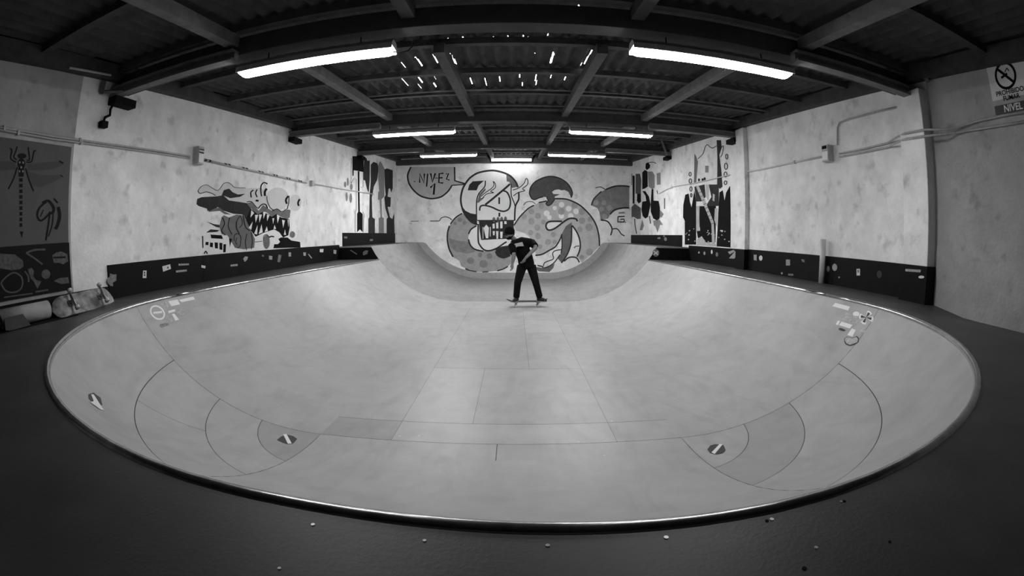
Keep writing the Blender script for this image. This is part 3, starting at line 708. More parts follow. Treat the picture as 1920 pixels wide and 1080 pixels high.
a.poly(P2(T1, [(905, 350), (980, 260), (1100, 190), (1280, 165), (1420, 180), (1520, 215), (1510, 300), (1210, 300), (1080, 480), (1065, 815), (960, 790), (870, 700), (845, 600), (865, 440)]))
a.poly(P2(T2, [(670, 215), (580, 270), (535, 350), (535, 440), (570, 540), (650, 600), (770, 620), (700, 500), (690, 230)]))
a.poly(P2(T2, [(700, 230), (740, 450), (900, 470), (1160, 420), (1190, 480), (1000, 590), (860, 630), (770, 610), (720, 550), (690, 460)]))
a.poly(P2(T4, [(520, 190), (560, 130), (640, 120), (750, 115), (640, 220), (570, 250), (530, 240)]), True)
a.poly(P2(T4, [(600, 885), (620, 810), (690, 780), (760, 800), (790, 850), (700, 890)]), True).poly(P2(T4, [(840, 760), (860, 700), (920, 680), (980, 700), (1010, 770), (900, 830), (850, 850), (800, 830)]), True)
a.build('skull', 'g6', mu)
a = Paint('B', .0030)
a.poly(P2(T1, [(850, 690), (900, 760), (980, 800), (1065, 815), (1080, 975), (980, 925), (890, 815)]))
a.poly(P2(T1, [(935, 455), (960, 370), (1010, 320), (1180, 310), (1100, 380), (1070, 455)]))
a.poly(P2(T2, [(700, 125), (1290, 125), (1290, 250), (1180, 430), (940, 440), (740, 450), (715, 300)]))
a.poly(P2(T2, [(980, 610), (1080, 560), (1210, 540), (1240, 620), (1230, 710), (1120, 750), (1020, 710)]))
a.build('dark_fill', 'ink2', mu)
a = Paint('B', .0031)
a.poly(P2(T3, [(260, 420), (280, 330), (350, 245), (470, 185), (590, 165), (720, 195), (830, 270), (890, 360), (905, 430), (885, 485), (850, 400), (790, 370), (740, 375), (700, 360), (640, 370), (600, 400), (620, 430), (720, 435), (640, 470), (640, 510), (600, 560), (570, 605), (520, 590), (510, 560), (540, 530), (520, 480), (470, 470), (400, 490), (340, 515), (290, 490)]))
a.build('snake_rattle', 'g1', mu)
a = Paint('B', .0031)
a.poly(P2(T1, [(1515, 215), (1600, 270), (1690, 400), (1600, 420), (1560, 330), (1520, 320)])).poly(P2(T1, [(1075, 640), (1110, 510), (1200, 420), (1205, 450), (1130, 540), (1130, 570), (1190, 560), (1100, 640)]))
a.poly(P2(T4, [(900, 130), (810, 190), (750, 300), (745, 480), (730, 600), (690, 680), (740, 740), (800, 680), (850, 590), (890, 430), (900, 260)]))
a.poly(P2(T4, [(330, 800), (460, 820), (560, 800), (640, 750), (620, 820), (560, 880), (400, 870)]))
a.build('shading', 'g2', mu)
a = Paint('B', .0036)
for q in ([(780, 250), (825, 190), (870, 240), (860, 420), (820, 420)], [(930, 180), (965, 170), (970, 250), (935, 260)], [(990, 160), (1030, 150), (1030, 255), (995, 255)], [(1060, 140), (1100, 130), (1100, 250), (1062, 255)], [(1130, 130), (1165, 130), (1170, 180), (1130, 180)],
          [(935, 300), (970, 300), (965, 370), (940, 370)], [(990, 300), (1030, 300), (1025, 430), (1000, 430)], [(1060, 310), (1105, 310), (1095, 420), (1065, 420)], [(765, 230), (775, 230), (775, 430), (765, 430)], [(887, 230), (902, 230), (897, 390), (887, 390)]): a.poly(P2(T2, q))
a.poly(P2(T1, [(1260, 640), (1380, 540), (1470, 470), (1530, 490), (1570, 600), (1560, 720), (1490, 765), (1400, 750), (1300, 700)]))
a.poly(P2(T1, [(1130, 550), (1200, 490), (1300, 420), (1330, 370), (1318, 320), (1350, 360), (1345, 420), (1280, 470), (1325, 490), (1220, 510), (1150, 580)])).poly(P2(T1, [(1610, 450), (1700, 420), (1780, 350), (1810, 280), (1835, 300), (1830, 370), (1760, 430), (1790, 460), (1690, 490), (1620, 540)]))
a.build('pale_detail', 'g6', mu)
a = Paint('B', .0040)
for x, y in ((955, 105), (1025, 100), (1085, 100), (1150, 95)): a.poly(ell(T2, x, y, 26, 42, 12))
a.build('gum', 'g2', mu)
a = Paint('B', .0044)
S = lambda T, p, w, sm=True: a.stroke(P2(T, p), w*1.25, sm)
S(T1, [(85, 105), (45, 190), (35, 260), (60, 360), (130, 460), (230, 540), (350, 575), (430, 577), (540, 550), (640, 470), (700, 380)], 2.4); S(T1, [(738, 105), (742, 310), (890, 355)], 2.4, False); S(T1, [(700, 380), (880, 368)], 1.6, False)
S(T1, [(1080, 970), (980, 920), (890, 810), (845, 690), (832, 580), (855, 450), (905, 350), (980, 260), (1100, 190), (1280, 158), (1420, 175), (1560, 230), (1650, 320), (1690, 410)], 2.8); S(T1, [(1700, 480), (1700, 590), (1650, 700), (1640, 910)], 2.4)
S(T1, [(1070, 910), (1068, 640), (1100, 510), (1190, 400), (1200, 310)], 1.8); S(T1, [(1590, 360), (1590, 530), (1645, 690), (1640, 905)], 1.6); S(T1, [(1080, 907), (1640, 907)], 1.6, False)
S(T1, [(1570, 360), (1480, 440), (1300, 590), (1200, 670)], 3.0); S(T1, [(1408, 560), (1408, 660)], 2.6, False); S(T1, [(1115, 760), (1125, 700), (1180, 680), (1290, 705), (1400, 755), (1490, 768), (1560, 720), (1575, 600), (1530, 490), (1470, 460)], 2.4); S(T1, [(1410, 790), (1410, 850)], 2.8, False)
S(T1, [(1130, 550), (1200, 490), (1300, 420), (1330, 370), (1318, 320), (1350, 360), (1345, 420), (1280, 470), (1325, 490), (1220, 510), (1150, 580)], 1.2); S(T1, [(1610, 450), (1700, 420), (1780, 350), (1810, 280), (1835, 300), (1830, 370), (1760, 430), (1790, 460), (1690, 490), (1620, 540)], 1.3)
S(T1, [(80, 920), (200, 916)], .8); S(T1, [(370, 915), (450, 915), (510, 910), (540, 870), (600, 852), (660, 870), (700, 900)], 1.2)
S(T2, [(690, 180), (690, 450), (720, 540), (790, 615), (880, 630), (1000, 590), (1120, 510), (1170, 480)], 2.4); S(T2, [(660, 210), (570, 270), (525, 350)], 2.2); S(T2, [(525, 440), (560, 540), (640, 610), (780, 640)], 2.4); S(T2, [(980, 640), (1020, 715), (1120, 752), (1230, 712)], 2); S(T2, [(920, 268), (1110, 268)], 1.6, False)
S(T2, [(420, 0), (310, 70), (220, 180)], 2); S(T2, [(205, 210), (175, 320), (170, 450), (200, 600), (265, 735)], 2.4); S(T2, [(470, 935), (560, 970), (660, 985)], 2); S(T2, [(760, 990), (860, 985)], 1.5); S(T2, [(1010, 970), (1110, 940), (1190, 895)], 1.8)
S(T3, [(30, 900), (120, 770), (240, 650), (330, 600)], 2); S(T3, [(400, 560), (520, 535)], 2); S(T3, [(640, 500), (800, 505), (920, 545), (1020, 600), (1120, 690), (1210, 800), (1270, 920), (1305, 1070), (1312, 1210)], 2.2)
S(T4, [(750, 120), (560, 125), (510, 180), (530, 240), (580, 250), (660, 215), (800, 110), (880, 75), (960, 85), (980, 120)], 2.6); S(T4, [(350, 630), (450, 615), (560, 555), (650, 500), (720, 390), (750, 310)], 2.2); S(T4, [(745, 330), (750, 480), (735, 600)], 1.5); S(T4, [(895, 180), (890, 420), (850, 570), (790, 680), (740, 745)], 2); S(T4, [(900, 180), (960, 260), (1005, 360), (1025, 470), (1010, 570), (975, 650)], 2.2)
S(T3, [(1330, 820), (1430, 840), (1490, 920), (1500, 980), (1480, 1050)], 2); S(T3, [(1510, 955), (1580, 955), (1640, 1030), (1690, 1060)], 1.6); S(T3, [(170, 600), (220, 550), (300, 545), (350, 580)], 1); S(T3, [(1250, 340), (1330, 325), (1410, 370)], 1.2)
S(T4, [(470, 790), (490, 740), (560, 710), (620, 680), (610, 600), (650, 560), (740, 545)], 1.4); S(T4, [(930, 520), (960, 495), (1010, 490)], 1.2); S(T4, [(780, 720), (840, 670), (900, 655), (970, 670), (1010, 735)], 2); S(T4, [(480, 820), (560, 790), (640, 730), (720, 620)], 1.6); S(T4, [(380, 780), (460, 800), (460, 820)], 1.8)
S(T3, [(260, 420), (280, 330), (350, 245), (470, 185), (590, 165), (720, 195), (830, 270), (890, 360), (905, 430), (885, 485)], 1.8); S(T3, [(260, 420), (290, 490), (340, 515), (400, 490), (470, 470)], 1.8); S(T3, [(520, 480), (540, 530), (510, 570), (540, 605), (590, 580), (640, 510)], 1.6)
S(T3, [(1190, 600), (1230, 500), (1340, 390)], 1.8); S(T3, [(1410, 360), (1540, 315), (1680, 308), (1765, 320)], 2.2); S(T3, [(1470, 735), (1540, 670), (1660, 640), (1760, 638)], 2.4)
a.build('outline', 'ink2', mu)
a = Paint('B', .0050)
for p, w in (([(215, 340), (215, 205), (282, 345), (285, 205)], 2.2), ([(335, 205), (325, 330), (318, 400)], 1.8), ([(380, 200), (405, 330), (450, 200)], 2.4), ([(440, 270), (490, 270)], 1), ([(572, 200), (508, 206), (502, 340), (568, 345)], 2), ([(502, 268), (560, 266)], 1.8),
             ([(608, 212), (648, 200), (616, 290), (662, 300)], 1.8), ([(378, 415), (440, 352), (425, 520)], 2.6), ([(125, 325), (150, 322)], 1)): a.stroke(P2(T1, p), w*1.35, False)
for p in ([(1590, 770), (1690, 765)], [(1590, 770), (1585, 850), (1680, 850)], [(1625, 812), (1680, 805), (1685, 850)]): a.stroke(P2(T3, p), 2.2, False)
a.poly(ell(T3, 1700, 855, 9, 9, 8)); a.build('lettering', 'ink', mu)
a = Paint('B', .0050); a.stroke(P2(T3, [(1600, 715), (1690, 708)]), 3, False).build('tag_stroke', 'g3', mu)

# ---- toothy cartoon creature on the left wall
mu = mural('creature_mural', (XL, 6, 1), 'cartoon creature mural with bulging eyes and jagged teeth on left wall')
T = (360, 330, 7.2)
a = Paint('L', .0010); a.poly(P2(T, [(80, 200), (130, 140), (200, 120), (270, 160), (340, 195), (380, 170), (430, 100), (490, 90), (540, 120), (580, 155), (760, 165), (940, 160), (1010, 260), (1020, 400), (860, 410), (640, 350), (500, 340), (400, 270), (320, 265), (260, 230), (190, 215), (110, 235)]))
a.poly(ell(T, 1155, 310, 155, 155, 24)).poly(ell(T, 1395, 362, 80, 112, 20)).build('pale_skin', 'g5b', mu)
a = Paint('L', .0018); a.poly(P2(T, [(60, 380), (70, 310), (130, 285), (330, 275), (420, 260), (500, 330), (640, 350), (760, 370), (800, 430), (770, 520), (740, 600), (680, 520), (560, 510), (430, 470), (350, 420), (250, 480), (210, 470), (200, 440), (90, 405)]))
a.poly(P2(T, [(400, 260), (430, 190), (500, 170), (550, 220), (620, 250), (720, 240), (650, 280), (520, 300), (440, 270)])).poly(P2(T, [(195, 615), (300, 650), (370, 660), (400, 700), (330, 690)])).poly(P2(T, [(190, 765), (250, 720), (370, 730), (340, 755)]))
a.build('mane', 'ink2', mu)
a = Paint('L', .0022); a.poly(P2(T, [(150, 810), (230, 775), (400, 800), (500, 810), (560, 860), (600, 980), (480, 1040), (400, 1020), (300, 980), (170, 930)])).poly(P2(T, [(860, 830), (1000, 780), (1100, 730), (1160, 770), (1200, 840), (1170, 850), (1190, 890), (1150, 920), (1100, 930), (1090, 980), (820, 1010), (830, 950), (860, 900)])).poly(P2(T, [(470, 960), (840, 950), (830, 1005), (480, 1040)]))
a.build('pale_jaw', 'g6', mu)
a = Paint('L', .0026); a.poly(P2(T, [(790, 440), (840, 480), (890, 520), (960, 480), (1080, 550), (1140, 510), (1200, 560), (1310, 580), (1320, 700), (1300, 800), (1230, 830), (1180, 760), (1110, 720), (960, 770), (860, 820), (790, 730), (730, 660), (730, 580)]))
a.poly(P2(T, [(1200, 830), (1290, 830), (1340, 870), (1460, 890), (1465, 965), (1100, 975), (1110, 920), (1160, 920), (1190, 890), (1165, 850)]))
for q in ([(185, 890), (225, 890), (220, 935), (180, 930)], [(245, 895), (285, 905), (280, 965), (240, 955)], [(305, 895), (350, 900), (350, 980), (310, 975)], [(370, 900), (410, 905), (410, 1000), (370, 990)], [(425, 920), (460, 920), (455, 1030), (420, 1030)], [(250, 790), (400, 800), (420, 850), (260, 840)], [(500, 840), (540, 850), (510, 960)]): a.poly(P2(T, q))
a.build('mouth', 'ink', mu)
a = Paint('L', .0030); a.poly(P2(T, [(740, 370), (800, 350), (860, 420), (900, 470), (960, 390), (1010, 430), (1080, 470), (1150, 450), (1210, 490), (1290, 450), (1330, 460), (1320, 560), (1280, 580), (1200, 550), (1140, 510), (1080, 550), (1010, 490), (960, 480), (890, 520), (840, 480), (780, 420)]))
a.poly(P2(T, [(400, 560), (430, 530), (500, 560), (600, 520), (700, 530), (780, 700), (850, 850), (840, 970), (700, 990), (580, 970), (480, 800), (400, 780), (370, 680)])).poly(P2(T, [(220, 485), (300, 440), (370, 425), (440, 480), (530, 520), (440, 515), (380, 470)]))
for c in ((610, 880, 48, 95), (1005, 890, 46, 95), (1355, 790, 36, 44)): a.poly(ell(T, *c, 16))
a.build('grey_shape', 'g2', mu)
a = Paint('L', .0034)
for q in ([(800, 460), (840, 500), (790, 560)], [(850, 525), (895, 525), (860, 630)], [(905, 520), (945, 520), (910, 630)], [(960, 485), (1000, 485), (965, 580)], [(1010, 520), (1045, 530), (1015, 610)], [(1085, 570), (1110, 570), (1095, 650)], [(1145, 520), (1185, 540), (1155, 640)], [(1215, 590), (1255, 600), (1230, 700)], [(1290, 590), (1305, 590), (1300, 690)],
          [(820, 615), (800, 725), (765, 700)], [(885, 660), (880, 790), (840, 780)], [(940, 650), (955, 760), (900, 785)], [(1010, 680), (1025, 740), (980, 755)], [(1115, 660), (1135, 715), (1100, 715)], [(1255, 720), (1270, 795), (1240, 795)]): a.poly(P2(T, q))
a.build('tooth', 'g6', mu)
a = Paint('L', .0038)
S = lambda T, p, w, sm=True: a.stroke(P2(T, p), w, sm)
for p, w in (([(80, 200), (130, 140), (200, 120), (270, 160), (340, 195), (380, 170), (430, 100), (490, 90), (540, 120), (580, 155), (720, 160)], .9), ([(80, 200), (110, 235), (190, 215), (260, 230), (320, 265)], 1.2), ([(830, 190), (795, 220), (800, 290)], 2.2), ([(880, 180), (860, 230), (880, 285)], 2.2), ([(1020, 105), (970, 90), (935, 130), (930, 200), (940, 275)], 2.2),
             ([(1010, 170), (985, 210), (985, 270)], 4), ([(1010, 270), (1020, 350), (1060, 430), (1110, 465)], 1.4), ([(1310, 265), (1308, 350), (1290, 430)], 1.6), ([(1300, 270), (1268, 320), (1280, 375)], 3.4), ([(1455, 310), (1432, 360), (1442, 405)], 3.4), ([(860, 330), (900, 335)], 3.4), ([(900, 435), (930, 395), (965, 378), (1000, 390), (1020, 440)], 2),
             ([(740, 350), (800, 345), (860, 410), (900, 440)], 1.4), ([(1080, 470), (1150, 445), (1215, 480), (1300, 430)], 1.4), ([(510, 560), (490, 680), (540, 790)], 1.5), ([(600, 620), (600, 700), (640, 780)], 1.8), ([(690, 540), (720, 680), (780, 740)], 1.8), ([(410, 560), (440, 640), (400, 740), (450, 800)], 1.6), ([(600, 620), (650, 540), (680, 640), (640, 700)], 1.3), ([(570, 880), (575, 800), (620, 780), (660, 830), (650, 940), (610, 975)], 1.3), ([(740, 780), (720, 900), (740, 1000)], 1.4), ([(800, 760), (815, 880), (800, 990)], 1.4),
             ([(965, 880), (970, 810), (1010, 790), (1045, 830)], 1.3), ([(1040, 830), (1070, 815), (1110, 820)], 2.4), ([(850, 890), (950, 880)], 1), ([(145, 810), (150, 970)], 1.6), ([(165, 1050), (185, 1015), (210, 1050)], 2), ([(605, 830), (590, 900), (610, 920)], 1.2)): S(T, p, w)
a.build('outline', 'ink', mu)

# ---- brushes painted in the far left corner
mu = mural('brush_mural', (XL, 12.5, 1.5), 'row of painted brushes standing upright at far end of left wall')
T = (630, 270, 5.685)
def shapes(plane, T, lst, mu):
    for nm, m, off, polys in lst:
        a = Paint(plane, off)
        for p in polys: a.poly(P2(T, p))
        a.build(nm, m, mu)
shapes('L', T, [('black_brush', 'ink', .002, [[(175, 130), (295, 130), (295, 300), (250, 290), (190, 280), (187, 340), (175, 340)], [(232, 290), (250, 290), (255, 720), (285, 745), (285, 940), (255, 910), (225, 940), (225, 745), (237, 720)]]),
    ('dark_brush', 'ink2', .0015, [[(300, 140), (325, 150), (335, 180), (360, 175), (360, 380), (350, 520), (330, 480), (310, 390), (290, 380)]]),
    ('dark_brush', 'ink2', .002, [[(370, 400), (370, 220), (400, 190), (440, 205), (455, 250), (440, 380), (405, 450), (382, 570), (388, 780), (415, 800), (415, 955), (345, 955), (345, 800), (355, 780), (360, 520)]]),
    ('grey_brush', 'g3', .0025, [[(450, 220), (470, 180), (490, 210), (515, 260), (515, 560), (485, 590), (490, 780), (510, 790), (510, 955), (455, 955), (455, 790), (475, 780), (465, 600), (445, 590), (450, 510), (460, 500), (450, 380)]]),
    ('dark_brush', 'ink2', .003, [[(515, 270), (545, 260), (605, 280), (605, 470), (590, 520), (575, 470), (560, 480), (550, 560), (585, 570), (580, 670), (550, 670), (575, 780), (600, 800), (620, 730), (625, 955), (540, 955), (540, 800), (555, 780), (525, 680), (515, 570), (530, 540), (520, 440)]])], mu)
a = Paint('L', .002)
for dx, dy, rx, ry in ((0, -90, 11, 45), (-28, -60, 14, 32), (38, -35, 16, 35), (-12, 70, 12, 50), (32, 85, 15, 52)): a.poly(ell(T, 125+dx, 492+dy, rx, ry, 12))
a.build('flower', 'g3', mu)
a = Paint('L', .0025)
for p in ([(165, 150), (160, 420)], [(162, 420), (190, 368), (215, 372), (216, 700), (205, 720), (205, 940)], [(283, 720), (296, 745), (292, 940)], [(290, 300), (290, 460), (262, 460)]): a.stroke(P2(T, p), 1, False)
a.build('outline', 'g2', mu)

# ---- dark hanging shapes painted in the far right corner
mu = mural('bird_mural', (XR, 13, 1.5), 'dark hanging bird-like shapes painted at far end of right wall')
T = (1170, 290, 6)
shapes('R', T, [('black_shape', 'ink', .003, [[(95, 235), (120, 235), (118, 550), (98, 550)], [(205, 200), (235, 170), (265, 190), (268, 360), (235, 380), (205, 390)], [(245, 100), (270, 85), (295, 120), (290, 150), (255, 175), (240, 150)], [(205, 410), (240, 410), (280, 470), (300, 560), (270, 700), (240, 720), (210, 690), (195, 620), (205, 530), (250, 520), (240, 460)], [(310, 385), (330, 390), (332, 520), (390, 520), (405, 600), (400, 720), (370, 740), (330, 720), (300, 640), (300, 560)], [(148, 440), (190, 440), (192, 530), (165, 550), (145, 520)]]),
    ('grey_shape', 'g1', .0022, [[(130, 215), (180, 215), (195, 280), (190, 440), (130, 440)], [(78, 600), (120, 550), (190, 600), (190, 720), (150, 725), (110, 700), (80, 705)], [(330, 515), (385, 520), (395, 560), (340, 560)]]),
    ('pale_shape', 'g3', .0016, [[(270, 190), (320, 190), (345, 230), (345, 370), (320, 390), (275, 360)], [(368, 210), (412, 200), (412, 335), (370, 340)], [(330, 740), (400, 730), (438, 790), (405, 790), (378, 880), (350, 800), (335, 800)], [(405, 620), (448, 670), (420, 710), (400, 700)], [(175, 850), (205, 730), (225, 800), (205, 850)], [(75, 210), (95, 215), (92, 340), (80, 340)]])], mu)
a = Paint('R', .003)
for p, w in (([(120, 720), (125, 800), (142, 890)], 2), ([(285, 690), (300, 775)], 2.2), ([(456, 490), (456, 610)], 2), ([(275, 90), (330, 85), (360, 100)], 1.5), ([(370, 400), (378, 440)], 1.6)): a.stroke(P2(T, p), w)
a.build('drip', 'g1', mu)

# ---- black dripping mural beside the narrow pillar
mu = mural('drip_mural', (XR, 9, 1.2), 'mural of black dripping columns crossed by a pale ladder on right wall')
T = (1270, 250, 4.695)
shapes('R', T, [('black_column', 'ink', .0015, [[(70, 540), (100, 530), (110, 600), (125, 650), (150, 500), (165, 600), (165, 980), (65, 980), (65, 770), (50, 740), (52, 630)], [(370, 520), (400, 500), (415, 590), (430, 520), (465, 460), (468, 1005), (345, 995), (360, 700)], [(190, 650), (240, 640), (340, 640), (335, 960), (250, 960), (200, 860)], [(170, 860), (260, 850), (300, 920), (250, 940), (180, 920)]]),
    ('dark_panel', 'ink2', .0012, [[(150, 470), (240, 450), (250, 560), (210, 600), (165, 600)], [(275, 450), (365, 450), (365, 640), (250, 640), (300, 560)], [(190, 640), (240, 640), (240, 780), (195, 830)]]),
    ('post', 'g2', .002, [[(150, 180), (165, 200), (182, 250), (165, 440), (145, 440), (148, 300)]]), ('post', 'ink2', .002, [[(345, 60), (385, 60), (390, 130), (370, 190), (388, 330), (398, 470), (372, 490), (350, 450), (352, 200)]]),
    ('patch', 'g3', .002, [[(245, 285), (275, 285), (275, 345), (245, 345)]]),
    ('ladder', 'g5', .003, [[(160, 460), (190, 465), (320, 780), (332, 985), (305, 985), (300, 800)], [(165, 640), (195, 640), (190, 860), (165, 860)], [(330, 660), (355, 660), (350, 830), (335, 790), (325, 760)], [(175, 930), (215, 905), (250, 960), (340, 975), (340, 995), (170, 985)], [(250, 450), (280, 455), (275, 600), (255, 560)], [(312, 530), (330, 540), (325, 600), (310, 590)]])], mu)
a = Paint('R', .0036)
for k in range(9):
    t = k/8; x, y = 195+120*t, 520+270*t; a.stroke(P2(T, [(x-12, y+8), (x+16, y-6)]), .9, False)
for p in ([(180, 225), (225, 180), (245, 120), (265, 100), (285, 118), (310, 130), (345, 110)], [(375, 140), (405, 110), (395, 180), (380, 210)]): a.stroke(P2(T, p), 1.3)
for x, y, rx, ry in ((435, 205, 10, 22), (428, 290, 14, 28), (424, 362, 13, 22), (424, 435, 12, 17), (112, 360, 10, 17), (115, 420, 12, 20), (120, 490, 10, 20), (122, 545, 7, 16)):
    a.stroke(ell(T, x, y, rx, ry, 12)+ell(T, x, y, rx, ry, 12)[:1], 1.6, False)
for x, y in ((190, 410), (222, 408), (240, 400)): a.poly(ell(T, x, y, 10, 14, 8))
a.build('outline', 'ink2', mu)
a = Paint('R', .004)
for i in range(26):
    x, y = random.choice(((70, 160), (250, 330), (360, 460))), random.uniform(840, 970); a.poly(ell(T, random.uniform(*x), y, random.uniform(3, 9), random.uniform(3, 7), 7))
a.poly(ell(T, 393, 860, 10, 10, 8)); a.build('pale_speck', 'g5', mu)

# ---- posters on the near part of the left wall
po = tag(empty('insect_poster', (XL, 1.8, .62)), 'grey poster with a long dragonfly and a smaller insect on left wall', 'poster')
box('sheet', XL+.0025, XL+.008, .55, 2.655, .61, 1.515, 'poster', po)
PP = ('x', XL+.008, 1); T = (0, 260, 5.4)
a = Paint(PP, .001); a.poly(P2(T, [(270, 260), (400, 245), (600, 225), (645, 250), (600, 290), (450, 320), (280, 320)])).poly(P2(T, [(-60, 225), (100, 228), (150, 245), (170, 310), (-60, 330)]))
a.poly(P2(T, [(280, 330), (420, 370), (600, 365), (640, 385), (560, 430), (420, 490), (330, 480)]) ).build('wing', mat('wing_tint', .058, .7), po)
a = Paint(PP, .002); a.poly(ell(T, 222, 175, 46, 28, 16)).poly(ell(T, 217, 255, 40, 55, 16)).poly(P2(T, [(185, 300), (245, 300), (240, 385), (190, 385)]))
for k in range(9):
    y = 400+k*57; w = 20-k*.6; a.poly(P2(T, [(212-w, y), (212+w, y), (212+w*.8, y+16), (212+w, y+36), (212-w, y+36), (212-w*.8, y+16)]))
a.poly(P2(T, [(200, 940), (236, 940), (222, 1005)]))
for p, w in (([(165, 240), (110, 200), (120, 120), (100, 95)], 2.4), ([(170, 215), (140, 185), (160, 130), (175, 80)], 2.2), ([(265, 237), (320, 230), (345, 130), (365, 125)], 2.4), ([(270, 215), (300, 210), (285, 85)], 2.2), ([(175, 290), (140, 400), (85, 510)], 2.4), ([(260, 300), (300, 430), (340, 530)], 2.4),
             ([(470, 640), (400, 700), (378, 780), (415, 830), (480, 780), (510, 740)], 3.6), ([(440, 720), (410, 790)], 2), ([(505, 740), (490, 870), (465, 1030)], 3), ([(540, 740), (530, 870), (490, 990)], 2.2), ([(590, 690), (605, 780), (585, 870), (562, 915)], 6), ([(545, 605), (585, 650)], 3), ([(600, 225), (640, 250)], 3), ([(610, 368), (640, 388)], 2), ([(430, 650), (490, 630), (540, 690), (540, 740), (500, 760)], 5)): a.stroke(P2(T, p), w)
a.build('insect_drawing', 'poster_d', po)
a = Paint(PP, .0032)
for x, y in ((200, 240), (235, 242), (215, 290), (198, 330), (232, 330)): a.poly(ell(T, x, y, 9, 12, 8))
a.build('pale_mark', 'g3', po)
po = tag(empty('fruit_poster', (XL, 1.8, .15)), 'black poster with pale fruit and leaves below the insect poster', 'poster')
box('sheet', XL+.0025, XL+.008, .55, 2.665, .165, .608, 'poster_d', po)
T = (0, 440, 5.4); a = Paint(PP, .001)
a.poly(P2(T, [(-40, 190), (150, 200), (230, 260), (240, 320), (200, 350), (120, 360), (-40, 335)])).poly(P2(T, [(280, 350), (320, 335), (345, 370), (335, 420), (365, 460), (420, 470), (380, 550), (345, 480), (310, 440)])).poly(ell(T, 465, 400, 45, 48, 16)).poly(P2(T, [(530, 210), (570, 180), (620, 170), (680, 195), (690, 270), (640, 300), (600, 285), (545, 285)])).poly(P2(T, [(545, 470), (600, 440), (690, 430), (700, 490), (620, 500)]))
a.build('fruit', mat('faded_print', .085, .7, var=.5, scale=30), po)
a = Paint(PP, .0022)
for p, w in (([(10, 490), (60, 430), (140, 385), (210, 420), (230, 490), (200, 560), (120, 585), (50, 560), (10, 490)], 3), ([(460, 150), (350, 155), (265, 185)], 3.6), ([(265, 185), (350, 240), (430, 300)], 3.2), ([(150, 290), (200, 345)], 3), ([(250, 370), (285, 420), (290, 480)], 3), ([(40, 635), (330, 595)], 2.4), ([(360, 580), (490, 558)], 3)): a.stroke(P2(T, p), w)
a.build('fruit_outline', 'g1', po)
a = Paint(PP, .003); a.stroke(P2(T, [(540, 232), (665, 228)]), 3.2).build('dark_stem', 'poster_d', po)

# ---- no smoking sign on the near right wall
sg = tag(empty('no_smoking_sign', (XR, 2, 1.7)), 'white no smoking sign reading PROHIBIDO FUMAR on right wall', 'sign')
A = onx(1850, 127, XR); yA = A.y; yB = 1.62; zt = 2.2; zb_ = onx(1855, 192, XR).z
box('board', XR-.008, XR, yB, yA, zb_, zt, 'st_w', sg)
yc = (yA+onx(1922, 150, XR).y)/2; zc = onx(1886, 142, XR).z; RR = .128
def ringmesh(name, yc, zc, r0, r1, m, d):
    mb = MB(); n = 36
    V = [(XR-d, yc+r*cos(2*pi*i/n), zc+r*sin(2*pi*i/n)) for r in (r0, r1) for i in range(n)]
    mb.add(V, [(i, (i+1) % n, n+(i+1) % n, n+i) for i in range(n)]); return mb.build(name, m, sg)
yc = onx(1886, 142, XR).y
ringmesh('prohibition_ring', yc, zc, RR, RR*.80, 'ink', .0095)
mb = MB()
def bar(p, q, w, d):
    dx, dz = q[0]-p[0], q[1]-p[1]; l = math.hypot(dx, dz); ox, oz = -dz/l*w/2, dx/l*w/2
    mb.add([(XR-d, yc-(p[0]+ox), zc+p[1]+oz), (XR-d, yc-(q[0]+ox), zc+q[1]+oz), (XR-d, yc-(q[0]-ox), zc+q[1]-oz), (XR-d, yc-(p[0]-ox), zc+p[1]-oz)], [(0, 1, 2, 3)])
bar((-.08, .075), (.08, -.075), .026, .0100); bar((-.055, -.012), (.025, .012), .022, .0096); bar((.0, .03), (.035, .062), .01, .0097); bar((.035, .062), (.05, .03), .01, .0098)
mb.build('prohibition_bar', 'ink', sg)
def text(body, y, z, size, m, d=.0096, squash=1.0, parent=sg):
    c = bpy.data.curves.new('lettering', 'FONT'); c.body = body; c.size = size; c.align_x = 'CENTER'; c.align_y = 'CENTER'; c.materials.append(M[m]); c.offset = size*.02
    o = bpy.data.objects.new('lettering', c); COL.objects.link(o)
    o.matrix_world = Matrix.Translation((XR-d, y, z)) @ Matrix(((0, 0, -1, 0), (-1, 0, 0, 0), (0, 1, 0, 0), (0, 0, 0, 1))) @ Matrix.Diagonal((squash, 1, 1, 1))
    mw = o.matrix_world.copy(); bpy.context.view_layer.update()
    me = bpy.data.meshes.new_from_object(o.evaluated_get(bpy.context.evaluated_depsgraph_get())); bpy.data.objects.remove(o)
    me.transform(mw); bm = bmesh.new(); bm.from_mesh(me); left = set(bm.verts)
    while left:
        st = [left.pop()]; isl = set(st)
        while st:
            for e_ in st.pop().link_edges:
                for v_ in e_.verts:
                    if v_ in left: left.discard(v_); isl.add(v_); st.append(v_)
        ix = {v_: k for k, v_ in enumerate(isl)}; fs = [tuple(ix[v_] for v_ in f.verts) for f in bm.faces if f.verts[0] in isl]
        mk('letter', [v_.co for v_ in isl], fs, m, parent)
    bm.free(); bpy.data.meshes.remove(me)
zc2 = onx(1890, 176, XR).z; zc3 = onx(1892, 187, XR).z; zc4 = onx(1896, 203, XR).z
text('PROHIBIDO', yc-.015, zc2+.014, .060, 'ink', squash=1.05); text('FUMAR', yc-.02, zc2-.038, .058, 'ink', squash=1.05)
box('name_strip', XR-.011, XR, 1.66, onx(1866, 203, XR).y, zc4-.036, zc4+.042, 'st_d', sg)
text('NIVEL 1', yc-.055, zc4, .088, 'st_w', .0125, .95)

